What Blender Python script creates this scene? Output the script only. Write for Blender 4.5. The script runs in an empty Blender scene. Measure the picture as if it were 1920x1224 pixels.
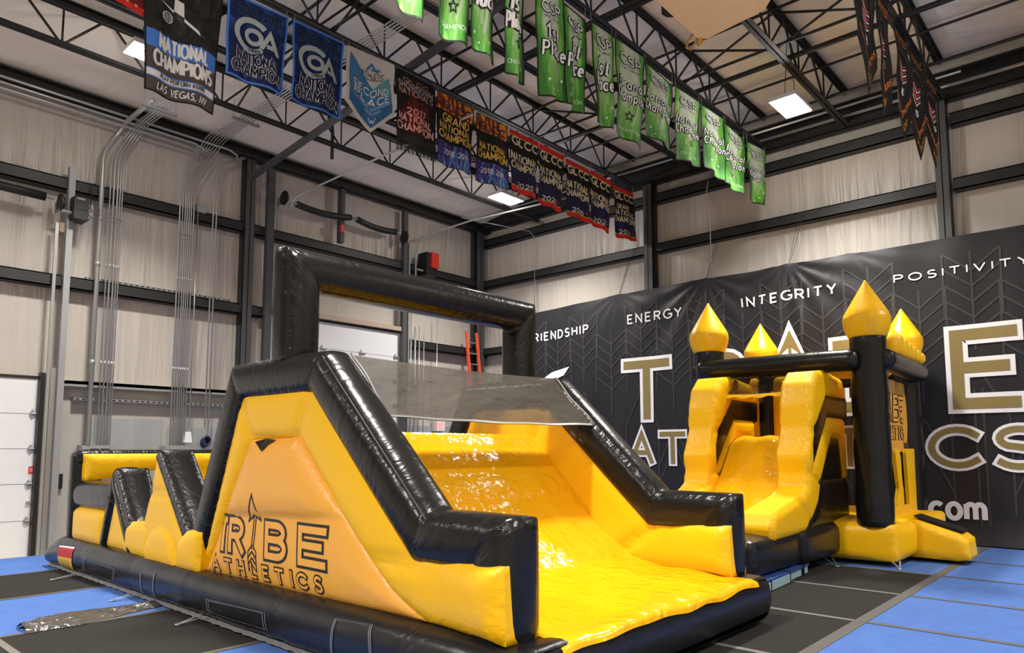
import bpy, math, random
import numpy as np
from mathutils import Vector, Matrix
from mathutils.geometry import delaunay_2d_cdt
random.seed(7)
PI = math.pi
S = bpy.context.scene
COL = S.collection

# ------------------------------------------------------------------ camera, world, exposure, lamps
F_PX, CX, CY, CAM_H = 1327.0, 960.0, 720.0, 1.6
PITCH, YAW = math.atan2(121, F_PX), math.radians(42)
_f0 = np.array([-math.sin(YAW), math.cos(YAW), 0]); RT = np.array([math.cos(YAW), math.sin(YAW), 0])
UPZ = np.array([0, 0, 1.0])
FW = math.cos(PITCH)*_f0 + math.sin(PITCH)*UPZ
UP = math.cos(PITCH)*UPZ - math.sin(PITCH)*_f0
CAM = np.array([0, 0, CAM_H])
cd = bpy.data.cameras.new('camera'); cam = bpy.data.objects.new('camera', cd); COL.objects.link(cam)
cd.sensor_width = 36; cd.lens = F_PX/1920*36; cd.shift_y = 108/1920; cd.clip_end = 100
cam.matrix_world = Matrix(((RT[0], UP[0], -FW[0], 0), (RT[1], UP[1], -FW[1], 0), (RT[2], UP[2], -FW[2], CAM_H), (0, 0, 0, 1)))
S.camera = cam
w = bpy.data.worlds.new('world'); S.world = w; w.use_nodes = True
w.node_tree.nodes['Background'].inputs[0].default_value = (.9, .95, 1, 1)
w.node_tree.nodes['Background'].inputs[1].default_value = .05
S.view_settings.view_transform = 'Standard'; S.view_settings.look = 'None'
S.view_settings.exposure = 0.42; S.view_settings.gamma = 1
S.view_settings.use_curve_mapping = False
S.cycles.max_bounces = 7; S.cycles.diffuse_bounces = 4; S.cycles.glossy_bounces = 3
S.cycles.transparent_max_bounces = 12; S.cycles.sample_clamp_indirect = 4
LAMP_W = 250.0
CEIL_FILL = 54.0     # added point light below each lamp, brightens the ceiling
LAMP_COL = (1, .955, .885)
LAMP_SPOTS = [(-4.29, 11.98, 7.5), (-11.04, 12.04, 7.5), (-10.85, 4.0, 7.5), (-4.3, 4, 7.5), (2.4, 12, 7.5), (2.4, 4, 7.5),
              (-11, -4, 7.5), (-4.3, -4, 7.5), (2.4, -4, 7.5), (9, 12, 7.5), (9, 4, 7.5), (9, -4, 7.5)]

def ray(x, y): return FW + RT*(x-CX)/F_PX - UP*(y-CY)/F_PX
def onX(x, y, X): d = ray(x, y); return CAM + d*(X/d[0])
def onY(x, y, Y): d = ray(x, y); return CAM + d*(Y/d[1])
def onZ(x, y, z=0.0): d = ray(x, y); return CAM + d*((z-CAM_H)/d[2])

# ------------------------------------------------------------------ materials
def new_mat(name):
    m = bpy.data.materials.new(name); m.use_nodes = True
    nt = m.node_tree; return m, nt, nt.nodes['Principled BSDF']
def lin(r, g, b):
    f = lambda c: (c/255/12.92) if c/255 <= .04045 else ((c/255+.055)/1.055)**2.4
    return (f(r), f(g), f(b), 1)
def simple(name, col, rough=.5, metal=0.0, spec=.5, noise=None):
    m, nt, p = new_mat(name)
    p.inputs['Base Color'].default_value = col; p.inputs['Roughness'].default_value = rough
    p.inputs['Metallic'].default_value = metal; p.inputs['Specular IOR Level'].default_value = spec
    if noise:
        sc, amt = noise
        tc = nt.nodes.new('ShaderNodeTexCoord'); n = nt.nodes.new('ShaderNodeTexNoise'); n.inputs['Scale'].default_value = sc; n.inputs['Detail'].default_value = 6
        nt.links.new(tc.outputs['Object'], n.inputs['Vector'])
        mx = nt.nodes.new('ShaderNodeMix'); mx.data_type = 'RGBA'
        mx.inputs['A'].default_value = tuple(c*(1-amt) for c in col[:3])+(1,); mx.inputs['B'].default_value = tuple(min(1, c*(1+amt)) for c in col[:3])+(1,)
        nt.links.new(n.outputs['Fac'], mx.inputs['Factor']); nt.links.new(mx.outputs['Result'], p.inputs['Base Color'])
    return m
def emissive(name, col, st):
    m, nt, p = new_mat(name); p.inputs['Base Color'].default_value = col
    p.inputs['Emission Color'].default_value = col; p.inputs['Emission Strength'].default_value = st
    return m
def mathn(nt, op, a, b=None):
    n = nt.nodes.new('ShaderNodeMath'); n.operation = op
    for i, v in enumerate((a, b)):
        if v is None: continue
        if isinstance(v, (int, float)): n.inputs[i].default_value = v
        else: nt.links.new(v, n.inputs[i])
    return n.outputs[0]
def vinyl(name, col, rough, pucker=.5, soft=.25, fine=0.0, spec=.5, coat=0.0):
    """inflatable vinyl: puckers near the seams ('edge' = distance to the seam in metres), soft creases elsewhere"""
    m, nt, p = new_mat(name)
    p.inputs['Base Color'].default_value = col; p.inputs['Roughness'].default_value = rough
    p.inputs['Specular IOR Level'].default_value = spec; p.inputs['Coat Weight'].default_value = coat; p.inputs['Coat Roughness'].default_value = .12
    uv = nt.nodes.new('ShaderNodeUVMap'); at = nt.nodes.new('ShaderNodeAttribute'); at.attribute_name = 'edge'
    n1 = nt.nodes.new('ShaderNodeTexNoise'); n1.inputs['Scale'].default_value = 13; n1.inputs['Detail'].default_value = 3; n1.inputs['Distortion'].default_value = .6
    n2 = nt.nodes.new('ShaderNodeTexNoise'); n2.inputs['Scale'].default_value = 4.5; n2.inputs['Detail'].default_value = 2; n2.inputs['Distortion'].default_value = 1.2
    n3 = nt.nodes.new('ShaderNodeTexNoise'); n3.noise_type = 'RIDGED_MULTIFRACTAL'; n3.inputs['Scale'].default_value = 5; n3.inputs['Detail'].default_value = 4; n3.inputs['Distortion'].default_value = .8
    for n in (n1, n2, n3): nt.links.new(uv.outputs[0], n.inputs['Vector'])
    mask = mathn(nt, 'POWER', 2.718, mathn(nt, 'MULTIPLY', at.outputs['Fac'], -11.0))
    h = mathn(nt, 'MULTIPLY', mathn(nt, 'MULTIPLY', n1.outputs['Fac'], mask), pucker)
    h = mathn(nt, 'ADD', h, mathn(nt, 'MULTIPLY', n2.outputs['Fac'], soft))
    if fine: h = mathn(nt, 'ADD', h, mathn(nt, 'MULTIPLY', n3.outputs['Fac'], fine))
    b = nt.nodes.new('ShaderNodeBump'); b.inputs['Strength'].default_value = 1; b.inputs['Distance'].default_value = .05
    nt.links.new(h, b.inputs['Height']); nt.links.new(b.outputs[0], p.inputs['Normal'])
    return m
def sheet_wall(name, col, col2, rough, scl, bump):
    """vinyl-faced insulation: long soft wrinkles along one axis"""
    m, nt, p = new_mat(name); p.inputs['Roughness'].default_value = rough
    tc = nt.nodes.new('ShaderNodeTexCoord'); mp = nt.nodes.new('ShaderNodeMapping'); mp.inputs['Scale'].default_value = scl
    nt.links.new(tc.outputs['Object'], mp.inputs[0])
    n = nt.nodes.new('ShaderNodeTexNoise'); n.inputs['Scale'].default_value = 1; n.inputs['Detail'].default_value = 3; n.inputs['Distortion'].default_value = .5
    nt.links.new(mp.outputs[0], n.inputs['Vector'])
    n2 = nt.nodes.new('ShaderNodeTexNoise'); n2.inputs['Scale'].default_value = .6; n2.inputs['Detail'].default_value = 5
    nt.links.new(tc.outputs['Object'], n2.inputs['Vector'])
    mx = nt.nodes.new('ShaderNodeMix'); mx.data_type = 'RGBA'; mx.inputs['A'].default_value = col; mx.inputs['B'].default_value = col2
    nt.links.new(n2.outputs['Fac'], mx.inputs['Factor']); nt.links.new(mx.outputs['Result'], p.inputs['Base Color'])
    b = nt.nodes.new('ShaderNodeBump'); b.inputs['Strength'].default_value = bump; b.inputs['Distance'].default_value = .12
    nt.links.new(n.outputs['Fac'], b.inputs['Height']); nt.links.new(b.outputs[0], p.inputs['Normal'])
    return m
def cloth_pattern(name, ramp, scale=(3, 3), dist=1.0, grad=(0, 0), detail=4, rough=.7, center=None):
    """printed cloth: colour ramp over noise + a UV gradient (u along the width, v down)"""
    m, nt, p = new_mat(name); p.inputs['Roughness'].default_value = rough; p.inputs['Specular IOR Level'].default_value = .25
    uv = nt.nodes.new('ShaderNodeUVMap'); mp = nt.nodes.new('ShaderNodeMapping'); mp.inputs['Scale'].default_value = (scale[0], scale[1], 1)
    nt.links.new(uv.outputs[0], mp.inputs[0])
    n = nt.nodes.new('ShaderNodeTexNoise'); n.inputs['Scale'].default_value = 1; n.inputs['Detail'].default_value = detail; n.inputs['Distortion'].default_value = dist
    nt.links.new(mp.outputs[0], n.inputs['Vector'])
    sx = nt.nodes.new('ShaderNodeSeparateXYZ'); nt.links.new(uv.outputs[0], sx.inputs[0])
    h = mathn(nt, 'ADD', n.outputs['Fac'], mathn(nt, 'MULTIPLY', sx.outputs[1], grad[1]))
    h = mathn(nt, 'ADD', h, mathn(nt, 'MULTIPLY', sx.outputs[0], grad[0]))
    if center:
        dx = mathn(nt, 'MULTIPLY', mathn(nt, 'SUBTRACT', sx.outputs[0], center[0]), center[2])
        dy = mathn(nt, 'MULTIPLY', mathn(nt, 'SUBTRACT', sx.outputs[1], center[1]), center[3])
        h = mathn(nt, 'SUBTRACT', h, mathn(nt, 'ADD', mathn(nt, 'MULTIPLY', dx, dx), mathn(nt, 'MULTIPLY', dy, dy)))
    cr = nt.nodes.new('ShaderNodeValToRGB')
    while len(cr.color_ramp.elements) < len(ramp): cr.color_ramp.elements.new(.5)
    for e, (pos, c) in zip(cr.color_ramp.elements, ramp): e.position = pos; e.color = c
    nt.links.new(h, cr.inputs[0]); nt.links.new(cr.outputs[0], p.inputs['Base Color'])
    return m
M = {}
M['black'] = vinyl('black_vinyl', (.0075, .0072, .0070, 1), .27, pucker=.36, soft=.11, fine=.03, spec=.34)
M['blackbase'] = vinyl('black_base_vinyl', (.009, .009, .0115, 1), .30, pucker=.22, soft=.09, spec=.4)
M['yellow'] = vinyl('yellow_vinyl', (.94, .52, .004, 1), .36, pucker=.26, soft=.06, spec=.4)
M['slide'] = vinyl('yellow_slide_vinyl', (.82, .40, .004, 1), .16, pucker=.3, soft=.30, fine=.5, spec=.6)
M['orange'] = vinyl('orange_print_vinyl', (.86, .41, .055, 1), .36, pucker=.2, soft=.05, spec=.4)
M['ink'] = simple('black_print', (.012, .011, .012, 1), .5)
M['steel'] = simple('dark_painted_steel', (.010, .0095, .0095, 1), .55, noise=(3, .25))
M['girt'] = simple('dark_grey_girt', (.014, .014, .0145, 1), .5, noise=(2, .2))
M['colum'] = simple('grey_column_paint', (.06, .062, .066, 1), .5)
M['galv'] = simple('galvanised_conduit', (.42, .42, .41, 1), .35, metal=.6)
M['galvdull'] = simple('dull_zinc', (.32, .33, .34, 1), .5, metal=.4)
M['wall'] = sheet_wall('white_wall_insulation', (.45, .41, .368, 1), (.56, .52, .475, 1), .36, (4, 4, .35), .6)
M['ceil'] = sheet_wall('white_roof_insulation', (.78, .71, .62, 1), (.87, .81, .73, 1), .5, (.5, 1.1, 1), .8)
M['concrete'] = simple('painted_concrete', (.42, .40, .37, 1), .7, noise=(1.2, .18))
M['greyboard'] = simple('grey_painted_board', (.34, .35, .35, 1), .55, noise=(1.5, .06))
M['greybox'] = simple('grey_enamel', (.28, .29, .29, 1), .45)
M['door'] = simple('white_door_panel', (.74, .74, .75, 1), .4, noise=(2, .03))
M['doorline'] = simple('door_joint', (.3, .3, .31, 1), .6)
M['blk'] = simple('black_plastic', (.006, .006, .0065, 1), .5)
M['red'] = simple('red_paint', (.62, .035, .02, 1), .4)
M['redfibre'] = simple('orange_red_fibreglass', (.72, .08, .035, 1), .4)
M['white'] = simple('white_plastic', (.8, .8, .8, 1), .4)
M['brass'] = simple('brass', (.6, .42, .12, 1), .35, metal=.8)
M['tan'] = simple('cardboard_tan', (.42, .32, .24, 1), .7)
M['silver'] = vinyl('grey_silver_tarp', (.06, .056, .052, 1), .22, pucker=.6, soft=.5, fine=.3, spec=.8)
def carpet(name, c):
    m, nt, p = new_mat(name); p.inputs['Roughness'].default_value = .95; p.inputs['Specular IOR Level'].default_value = .1
    tc = nt.nodes.new('ShaderNodeTexCoord')
    n = nt.nodes.new('ShaderNodeTexNoise'); n.inputs['Scale'].default_value = 4; n.inputs['Detail'].default_value = 8; n.inputs['Roughness'].default_value = .75
    nt.links.new(tc.outputs['Object'], n.inputs['Vector'])
    n2 = nt.nodes.new('ShaderNodeTexNoise'); n2.inputs['Scale'].default_value = 160; nt.links.new(tc.outputs['Object'], n2.inputs['Vector'])
    f = mathn(nt, 'ADD', mathn(nt, 'MULTIPLY', n.outputs['Fac'], .7), mathn(nt, 'MULTIPLY', n2.outputs['Fac'], .3))
    mx = nt.nodes.new('ShaderNodeMix'); mx.data_type = 'RGBA'
    mx.inputs['A'].default_value = tuple(k*.6 for k in c[:3])+(1,); mx.inputs['B'].default_value = tuple(min(1, k*1.4) for k in c[:3])+(1,)
    nt.links.new(f, mx.inputs['Factor']); nt.links.new(mx.outputs['Result'], p.inputs['Base Color'])
    b = nt.nodes.new('ShaderNodeBump'); b.inputs['Strength'].default_value = .5; b.inputs['Distance'].default_value = .01
    nt.links.new(n2.outputs['Fac'], b.inputs['Height']); nt.links.new(b.outputs[0], p.inputs['Normal'])
    return m
M['bluecarpet'] = carpet('blue_carpet', (.072, .145, .39, 1))
M['bouncecarpet'] = carpet('neutral_bounce_carpet', (.34, .30, .25, 1))  # invented neutral colour for unseen mats, cuts blue bounce and brightens the ceiling
M['blackcarpet'] = carpet('black_carpet', (.026, .025, .023, 1))
M['tape'] = simple('grey_seam_tape', (.078, .071, .064, 1), .75, noise=(9, .2))
M['tapelight'] = simple('light_grey_seam_tape', (.135, .127, .118, 1), .75, noise=(9, .2))
def netmat(name, col, tr, rough=.8):
    m, nt, p = new_mat(name); p.inputs['Base Color'].default_value = col; p.inputs['Roughness'].default_value = rough; p.inputs['Specular IOR Level'].default_value = .5 if rough < .5 else .15
    t = nt.nodes.new('ShaderNodeBsdfTransparent'); mx = nt.nodes.new('ShaderNodeMixShader'); mx.inputs[0].default_value = tr
    out = nt.nodes['Material Output']
    tc = nt.nodes.new('ShaderNodeUVMap'); n = nt.nodes.new('ShaderNodeTexNoise'); n.inputs['Scale'].default_value = 5; n.inputs['Distortion'].default_value = .3; n.inputs['Detail'].default_value = 4
    nt.links.new(tc.outputs[0], n.inputs['Vector'])
    b = nt.nodes.new('ShaderNodeBump'); b.inputs['Distance'].default_value = .05; nt.links.new(n.outputs['Fac'], b.inputs['Height']); nt.links.new(b.outputs[0], p.inputs['Normal'])
    nt.links.new(p.outputs[0], mx.inputs[1]); nt.links.new(t.outputs[0], mx.inputs[2]); nt.links.new(mx.outputs[0], out.inputs['Surface'])
    return m
M['net'] = netmat('dark_mesh_net', (.06, .052, .042, 1), .14)
M['film'] = netmat('black_film', (.012, .011, .010, 1), .2, .02)
M['lens'] = emissive('lit_lamp_lens', (1, .97, .93, 1), 14)

# ------------------------------------------------------------------ mesh helpers
class MB:
    def __init__(s): s.v = []; s.f = []; s.m = []; s.uv = []; s.e = []
    def add(s, pts, faces, mi=0, uv=None, edge=None):
        o = len(s.v)
        s.v += [tuple(map(float, p)) for p in pts]
        s.uv += list(uv) if uv is not None else [(p[0]+p[1], p[2]+.3*p[1]) for p in pts]
        s.e += list(edge) if edge is not None else [1.0]*len(pts)
        for f in faces: s.f.append(tuple(i+o for i in f)); s.m.append(mi)
    def box(s, a, b, mi=0):
        (x0, y0, z0), (x1, y1, z1) = [tuple(min(p, q) for p, q in zip(a, b)), tuple(max(p, q) for p, q in zip(a, b))]
        P = [(x0, y0, z0), (x1, y0, z0), (x1, y1, z0), (x0, y1, z0), (x0, y0, z1), (x1, y0, z1), (x1, y1, z1), (x0, y1, z1)]
        s.add(P, [(0, 3, 2, 1), (4, 5, 6, 7), (0, 1, 5, 4), (1, 2, 6, 5), (2, 3, 7, 6), (3, 0, 4, 7)], mi)
        return s
    def tube(s, path, r, n=8, mi=0, cap=True):
        path = [Vector(p) for p in path]; rings = []
        up = None
        for i, p in enumerate(path):
            if i == 0: t = path[1]-p
            elif i == len(path)-1: t = p-path[i-1]
            else: t = (path[i+1]-p).normalized()+(p-path[i-1]).normalized()
            t.normalize()
            if up is None: up = Vector((0, 0, 1)) if abs(t.z) < .9 else Vector((1, 0, 0))
            a = t.cross(up)
            if a.length < 1e-4: a = t.cross(Vector((0, 1, 0)))
            a.normalize(); b = a.cross(t); up = b
            rr = r[i] if isinstance(r, (list, tuple)) else r
            rings.append([p+(a*math.cos(2*PI*k/n)+b*math.sin(2*PI*k/n))*rr for k in range(n)])
        pts = [q for R in rings for q in R]; F = []
        for i in range(len(path)-1):
            for k in range(n): F.append((i*n+k, i*n+(k+1) % n, (i+1)*n+(k+1) % n, (i+1)*n+k))
        if cap: F += [tuple(range(n-1, -1, -1)), tuple((len(path)-1)*n+k for k in range(n))]
        s.add(pts, F, mi); return s
    def lathe(s, prof, c, n=28, mi=0):
        pts = []; uv = []
        for i, (r, z) in enumerate(prof):
            for k in range(n): a = 2*PI*k/n; pts.append((c[0]+r*math.cos(a), c[1]+r*math.sin(a), c[2]+z)); uv.append((k/n*1.6, z))
        F = [(i*n+k, i*n+(k+1) % n, (i+1)*n+(k+1) % n, (i+1)*n+k) for i in range(len(prof)-1) for k in range(n)]
        s.add(pts, F, mi, uv); return s
    def build(s, name, mats, parent=None, smooth=False, loc=None):
        me = bpy.data.meshes.new(name); off = np.array(loc if loc is not None else (0, 0, 0), float)
        me.from_pydata([tuple(np.array(p)-off) for p in s.v], [], s.f)
        for m_ in (mats if isinstance(mats, (list, tuple)) else [mats]): me.materials.append(M[m_] if isinstance(m_, str) else m_)
        me.polygons.foreach_set('material_index', s.m)
        me.polygons.foreach_set('use_smooth', [smooth]*len(me.polygons))
        ul = me.uv_layers.new(name='UVMap'); li = np.zeros(len(me.loops), dtype=np.int32); me.loops.foreach_get('vertex_index', li)
        ul.data.foreach_set('uv', np.array(s.uv, dtype=np.float32)[li].ravel())
        at = me.attributes.new('edge', 'FLOAT', 'POINT'); at.data.foreach_set('value', np.array(s.e, dtype=np.float32))
        me.update()
        o = bpy.data.objects.new(name, me); COL.objects.link(o); o.location = off
        if parent is not None:
            q = parent; wl_ = np.zeros(3)
            while q is not None: wl_ = wl_+np.array(q.location); q = q.parent
            o.parent = parent; o.location = off-wl_
        return o
def tag(o, label=None, cat=None, group=None, kind=None):
    for k, v in (('label', label), ('category', cat), ('group', group), ('kind', kind)):
        if v: o[k] = v
    return o
def empty(name, loc, label=None, cat=None, group=None, kind=None):
    o = bpy.data.objects.new(name, None); o.empty_display_size = .2; COL.objects.link(o); o.location = loc
    return tag(o, label, cat, group, kind)
def V2(*a): return np.array(a, float)

def resample(poly, step, closed=True):
    out = []; n = len(poly)
    for i in range(n if closed else n-1):
        a = V2(*poly[i]); b = V2(*poly[(i+1) % n]); k = max(1, int(round(np.linalg.norm(b-a)/step)))
        out += [tuple(a+(b-a)*j/k) for j in range(k)]
    if not closed: out.append(tuple(poly[-1]))
    return out
def segdist(P, segs):
    P = np.asarray(P, float); d = np.full(len(P), 9.0)
    for a, b in segs:
        a = V2(*a); b = V2(*b); ab = b-a; t = np.clip(((P-a)@ab)/max(ab@ab, 1e-9), 0, 1)
        d = np.minimum(d, np.linalg.norm(P-(a+t[:, None]*ab), axis=1))
    return d
def puff_fn(poly, thick, bulge, R, creases=(), extra=None):
    segs = [(poly[i], poly[(i+1) % len(poly)]) for i in range(len(poly))]
    def w(P):
        d = segdist(P, segs); t = np.clip(d/R, 0, 1); g = np.sqrt(np.clip(1-(1-t)**2, 0, 1))
        if creases: g = g*(1-.55*np.exp(-(segdist(P, creases)/.05)**2))
        return thick/2+bulge*g+(extra(P)*g if extra else 0), d
    return w
def puffy(mb, poly, mapf, thick, bulge, R=.14, step=.05, mi=0, creases=(), back=True, extra=None):
    """pillow: a flat polygon sewn all round and blown up; returns w(points)"""
    poly = [tuple(map(float, p)) for p in poly]
    ar = sum(poly[i][0]*poly[(i+1) % len(poly)][1]-poly[(i+1) % len(poly)][0]*poly[i][1] for i in range(len(poly)))
    if ar < 0: poly = poly[::-1]
    B = resample(poly, step); nb = len(B); A = np.array(B)
    lo = A.min(0); hi = A.max(0)
    gx, gy = np.meshgrid(np.arange(lo[0]+step/2, hi[0], step), np.arange(lo[1]+step/2, hi[1], step))
    G = np.c_[gx.ravel(), gy.ravel()]
    segs = [(B[i], B[(i+1) % nb]) for i in range(nb)]
    x, y = G[:, 0], G[:, 1]; ins = np.zeros(len(G), bool)
    for a, b in segs:
        c = ((a[1] > y) != (b[1] > y)); den = (b[1]-a[1]) if b[1] != a[1] else 1e-12
        ins ^= c & (x < (b[0]-a[0])*(y-a[1])/den+a[0])
    G = G[ins]; pin = [(poly[i], poly[(i+1) % len(poly)]) for i in range(len(poly))]
    if len(G): G = G[segdist(G, pin) > step*.45]
    ex = []
    if len(G):   # ring of points close to the seam for a round rim
        pass
    pts = [Vector(p) for p in B]+[Vector(p) for p in G]
    r = delaunay_2d_cdt(pts, [(i, (i+1) % nb) for i in range(nb)], [], 1, 1e-6)
    P = np.array([tuple(v) for v in r[0]]); F = [tuple(f) for f in r[2]]
    wf = puff_fn(poly, thick, bulge, R, creases, extra); W, d = wf(P)
    ed = d.copy()
    if creases: ed = np.minimum(ed, segdist(P, creases))
    mb.add([mapf(p[0], p[1], q) for p, q in zip(P, W)], F, mi, [tuple(p) for p in P], ed)
    if back:
        mb.add([mapf(p[0], p[1], -q) for p, q in zip(P, W)], [f[::-1] for f in F], mi, [tuple(p) for p in P], ed)
        if thick > 1e-6:
            k = 4; rim = []; uv = []
            Bp = np.array(B); cen = None
            for j in range(k+1):
                t = -thick/2+thick*j/k
                rim += [mapf(p[0], p[1], t) for p in B]; uv += [(i*step, t) for i in range(nb)]
            mb.add(rim, [(j*nb+i, j*nb+(i+1) % nb, (j+1)*nb+(i+1) % nb, (j+1)*nb+i) for j in range(k) for i in range(nb)], mi, uv, [min(thick/2-abs(-thick/2+thick*j/k), .3) for j in range(k+1) for _ in range(nb)])
    return wf
def sweep(mb, path, b, wi, wb, p=3.2, n=32, step=.055, mi=0, puff=.03, endr=.07, caps=True):
    """sewn tube along a planar polyline: b = unit binormal; wi = width in the plane, wb = width along b"""
    path = [Vector(q) for q in path]; b = Vector(b).normalized(); rings = []; L = 0; N = len(path)
    T = [(path[i+1]-path[i]).normalized() for i in range(N-1)]
    seg = [(path[i+1]-path[i]).length for i in range(N-1)]
    sec = []
    for k in range(n):
        a = 2*PI*k/n+PI/4; c, s_ = math.cos(a), math.sin(a)
        rr = (abs(c)**p+abs(s_)**p)**(-1/p)
        sec.append((c*rr, s_*rr))
    per = 2*(wi+wb)
    seam = [min(abs((4*k/n) % 1), 1-abs((4*k/n) % 1))*per/4 for k in range(n)]
    if p < 2.6: seam = [.35]*n
    pts = []; uv = []; ed = []; nr = 0
    def nrm(t): return b.cross(t).normalized()
    for i in range(N-1):
        n0 = nrm(T[i]) if i == 0 else (nrm(T[i-1])+nrm(T[i])); n1 = nrm(T[i]) if i == N-2 else (nrm(T[i])+nrm(T[i+1]))
        base = nrm(T[i]); n0 = n0.normalized(); n1 = n1.normalized()
        n0 = n0/max(.35, n0.dot(base)); n1 = n1/max(.35, n1.dot(base))
        K = max(3, int(seg[i]/step))
        ts = [j/K for j in range(K+1)]
        if i == 0 and caps: ts = [0, .2*endr/seg[i], .5*endr/seg[i]]+[t for t in ts if t*seg[i] > .8*endr]
        if i == N-2 and caps: ts = [t for t in ts if (1-t)*seg[i] > .8*endr]+[1-.5*endr/seg[i], 1-.2*endr/seg[i], 1]
        if i > 0: ts = ts[1:]
        for t in ts:
            c = path[i].lerp(path[i+1], t); nn = n0.lerp(n1, t)
            sc = 1+puff*(4*t*(1-t))**.5-puff*.5
            de = 9
            if caps and i == 0: de = t*seg[i]
            if caps and i == N-2: de = min(de, (1-t)*seg[i])
            if de < endr: sc *= .8+.2*math.sqrt(1-(1-de/endr)**2)
            mit = min(t*seg[i] if i > 0 else 9, (1-t)*seg[i] if i < N-2 else 9)
            for (u_, v_), sd in zip(sec, seam):
                q = c+nn*(u_*wi/2*sc)+b*(v_*wb/2*sc); pts.append(q)
                ed.append(min(sd, mit, de))
            uv += [((L+t*seg[i]), k/n*per*.35) for k in range(n)]
            nr += 1
        L += seg[i]
    F = [(i*n+k, (i+1)*n+k, (i+1)*n+(k+1) % n, i*n+(k+1) % n) for i in range(nr-1) for k in range(n)]
    mb.add(pts, F, mi, uv, ed)
    if caps:
        for r0, t, sg in ((0, T[0], -1), (nr-1, T[-1], 1)):
            R = pts[r0*n:(r0+1)*n]; c = sum(R, Vector())/n; cp = list(R); cu = []; ce = []
            for f_, hh in ((.8, .02), (.5, .035), (.2, .04)): cp += [c+(q-c)*f_+t*sg*hh for q in R]
            cp.append(c+t*sg*.041)
            ed2 = [0]*n+[.06]*n+[.15]*n+[.2]*n+[.2]
            FF = []
            for j in range(3):
                for k in range(n):
                    q = (j*n+k, j*n+(k+1) % n, (j+1)*n+(k+1) % n, (j+1)*n+k); FF.append(q if sg > 0 else q[::-1])
            for k in range(n): q = (3*n+k, 3*n+(k+1) % n, 4*n); FF.append(q if sg > 0 else q[::-1])
            mb.add(cp, FF, mi, [(q.x+q.y, q.z) for q in cp], ed2)
    return mb
def pillow_box(mb, a, b, r=.12, bulge=.05, step=.07, mi=0):
    """rounded, slightly blown-up box between two corners"""
    a = np.minimum(a, b).astype(float); b = np.maximum(np.array(a), np.array(b, float)); c = (a+b)/2; h = (b-a)/2; r = min(r, h.min()*.98)
    def face(ax, sg):
        u, v = [i for i in range(3) if i != ax]
        nu = max(6, int(2*h[u]/step)); nv = max(6, int(2*h[v]/step))
        us = np.sin(np.linspace(-PI/2, PI/2, nu+1))*.35+np.linspace(-1, 1, nu+1)*.65; vs = np.sin(np.linspace(-PI/2, PI/2, nv+1))*.35+np.linspace(-1, 1, nv+1)*.65
        P = []; uv = []; ed = []
        for y in vs:
            for x in us:
                q = np.zeros(3); q[ax] = sg*h[ax]; q[u] = x*h[u]; q[v] = y*h[v]
                core = np.clip(q, -(h-r), h-r); d = q-core; l = np.linalg.norm(d); q2 = core+d/max(l, 1e-9)*r
                q2[ax] += sg*bulge*(1-x**4)*(1-y**4); P.append(c+q2); uv.append((q2[u], q2[v])); ed.append(min((1-abs(x))*h[u], (1-abs(y))*h[v]))
        F = [(j*(nu+1)+i, j*(nu+1)+i+1, (j+1)*(nu+1)+i+1, (j+1)*(nu+1)+i) for j in range(nv) for i in range(nu)]
        flip = (sg < 0) ^ (ax == 1)
        mb.add(P, [f[::-1] for f in F] if flip else F, mi, uv, ed)
    for ax in range(3):
        for sg in (-1, 1): face(ax, sg)
    return mb

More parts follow.
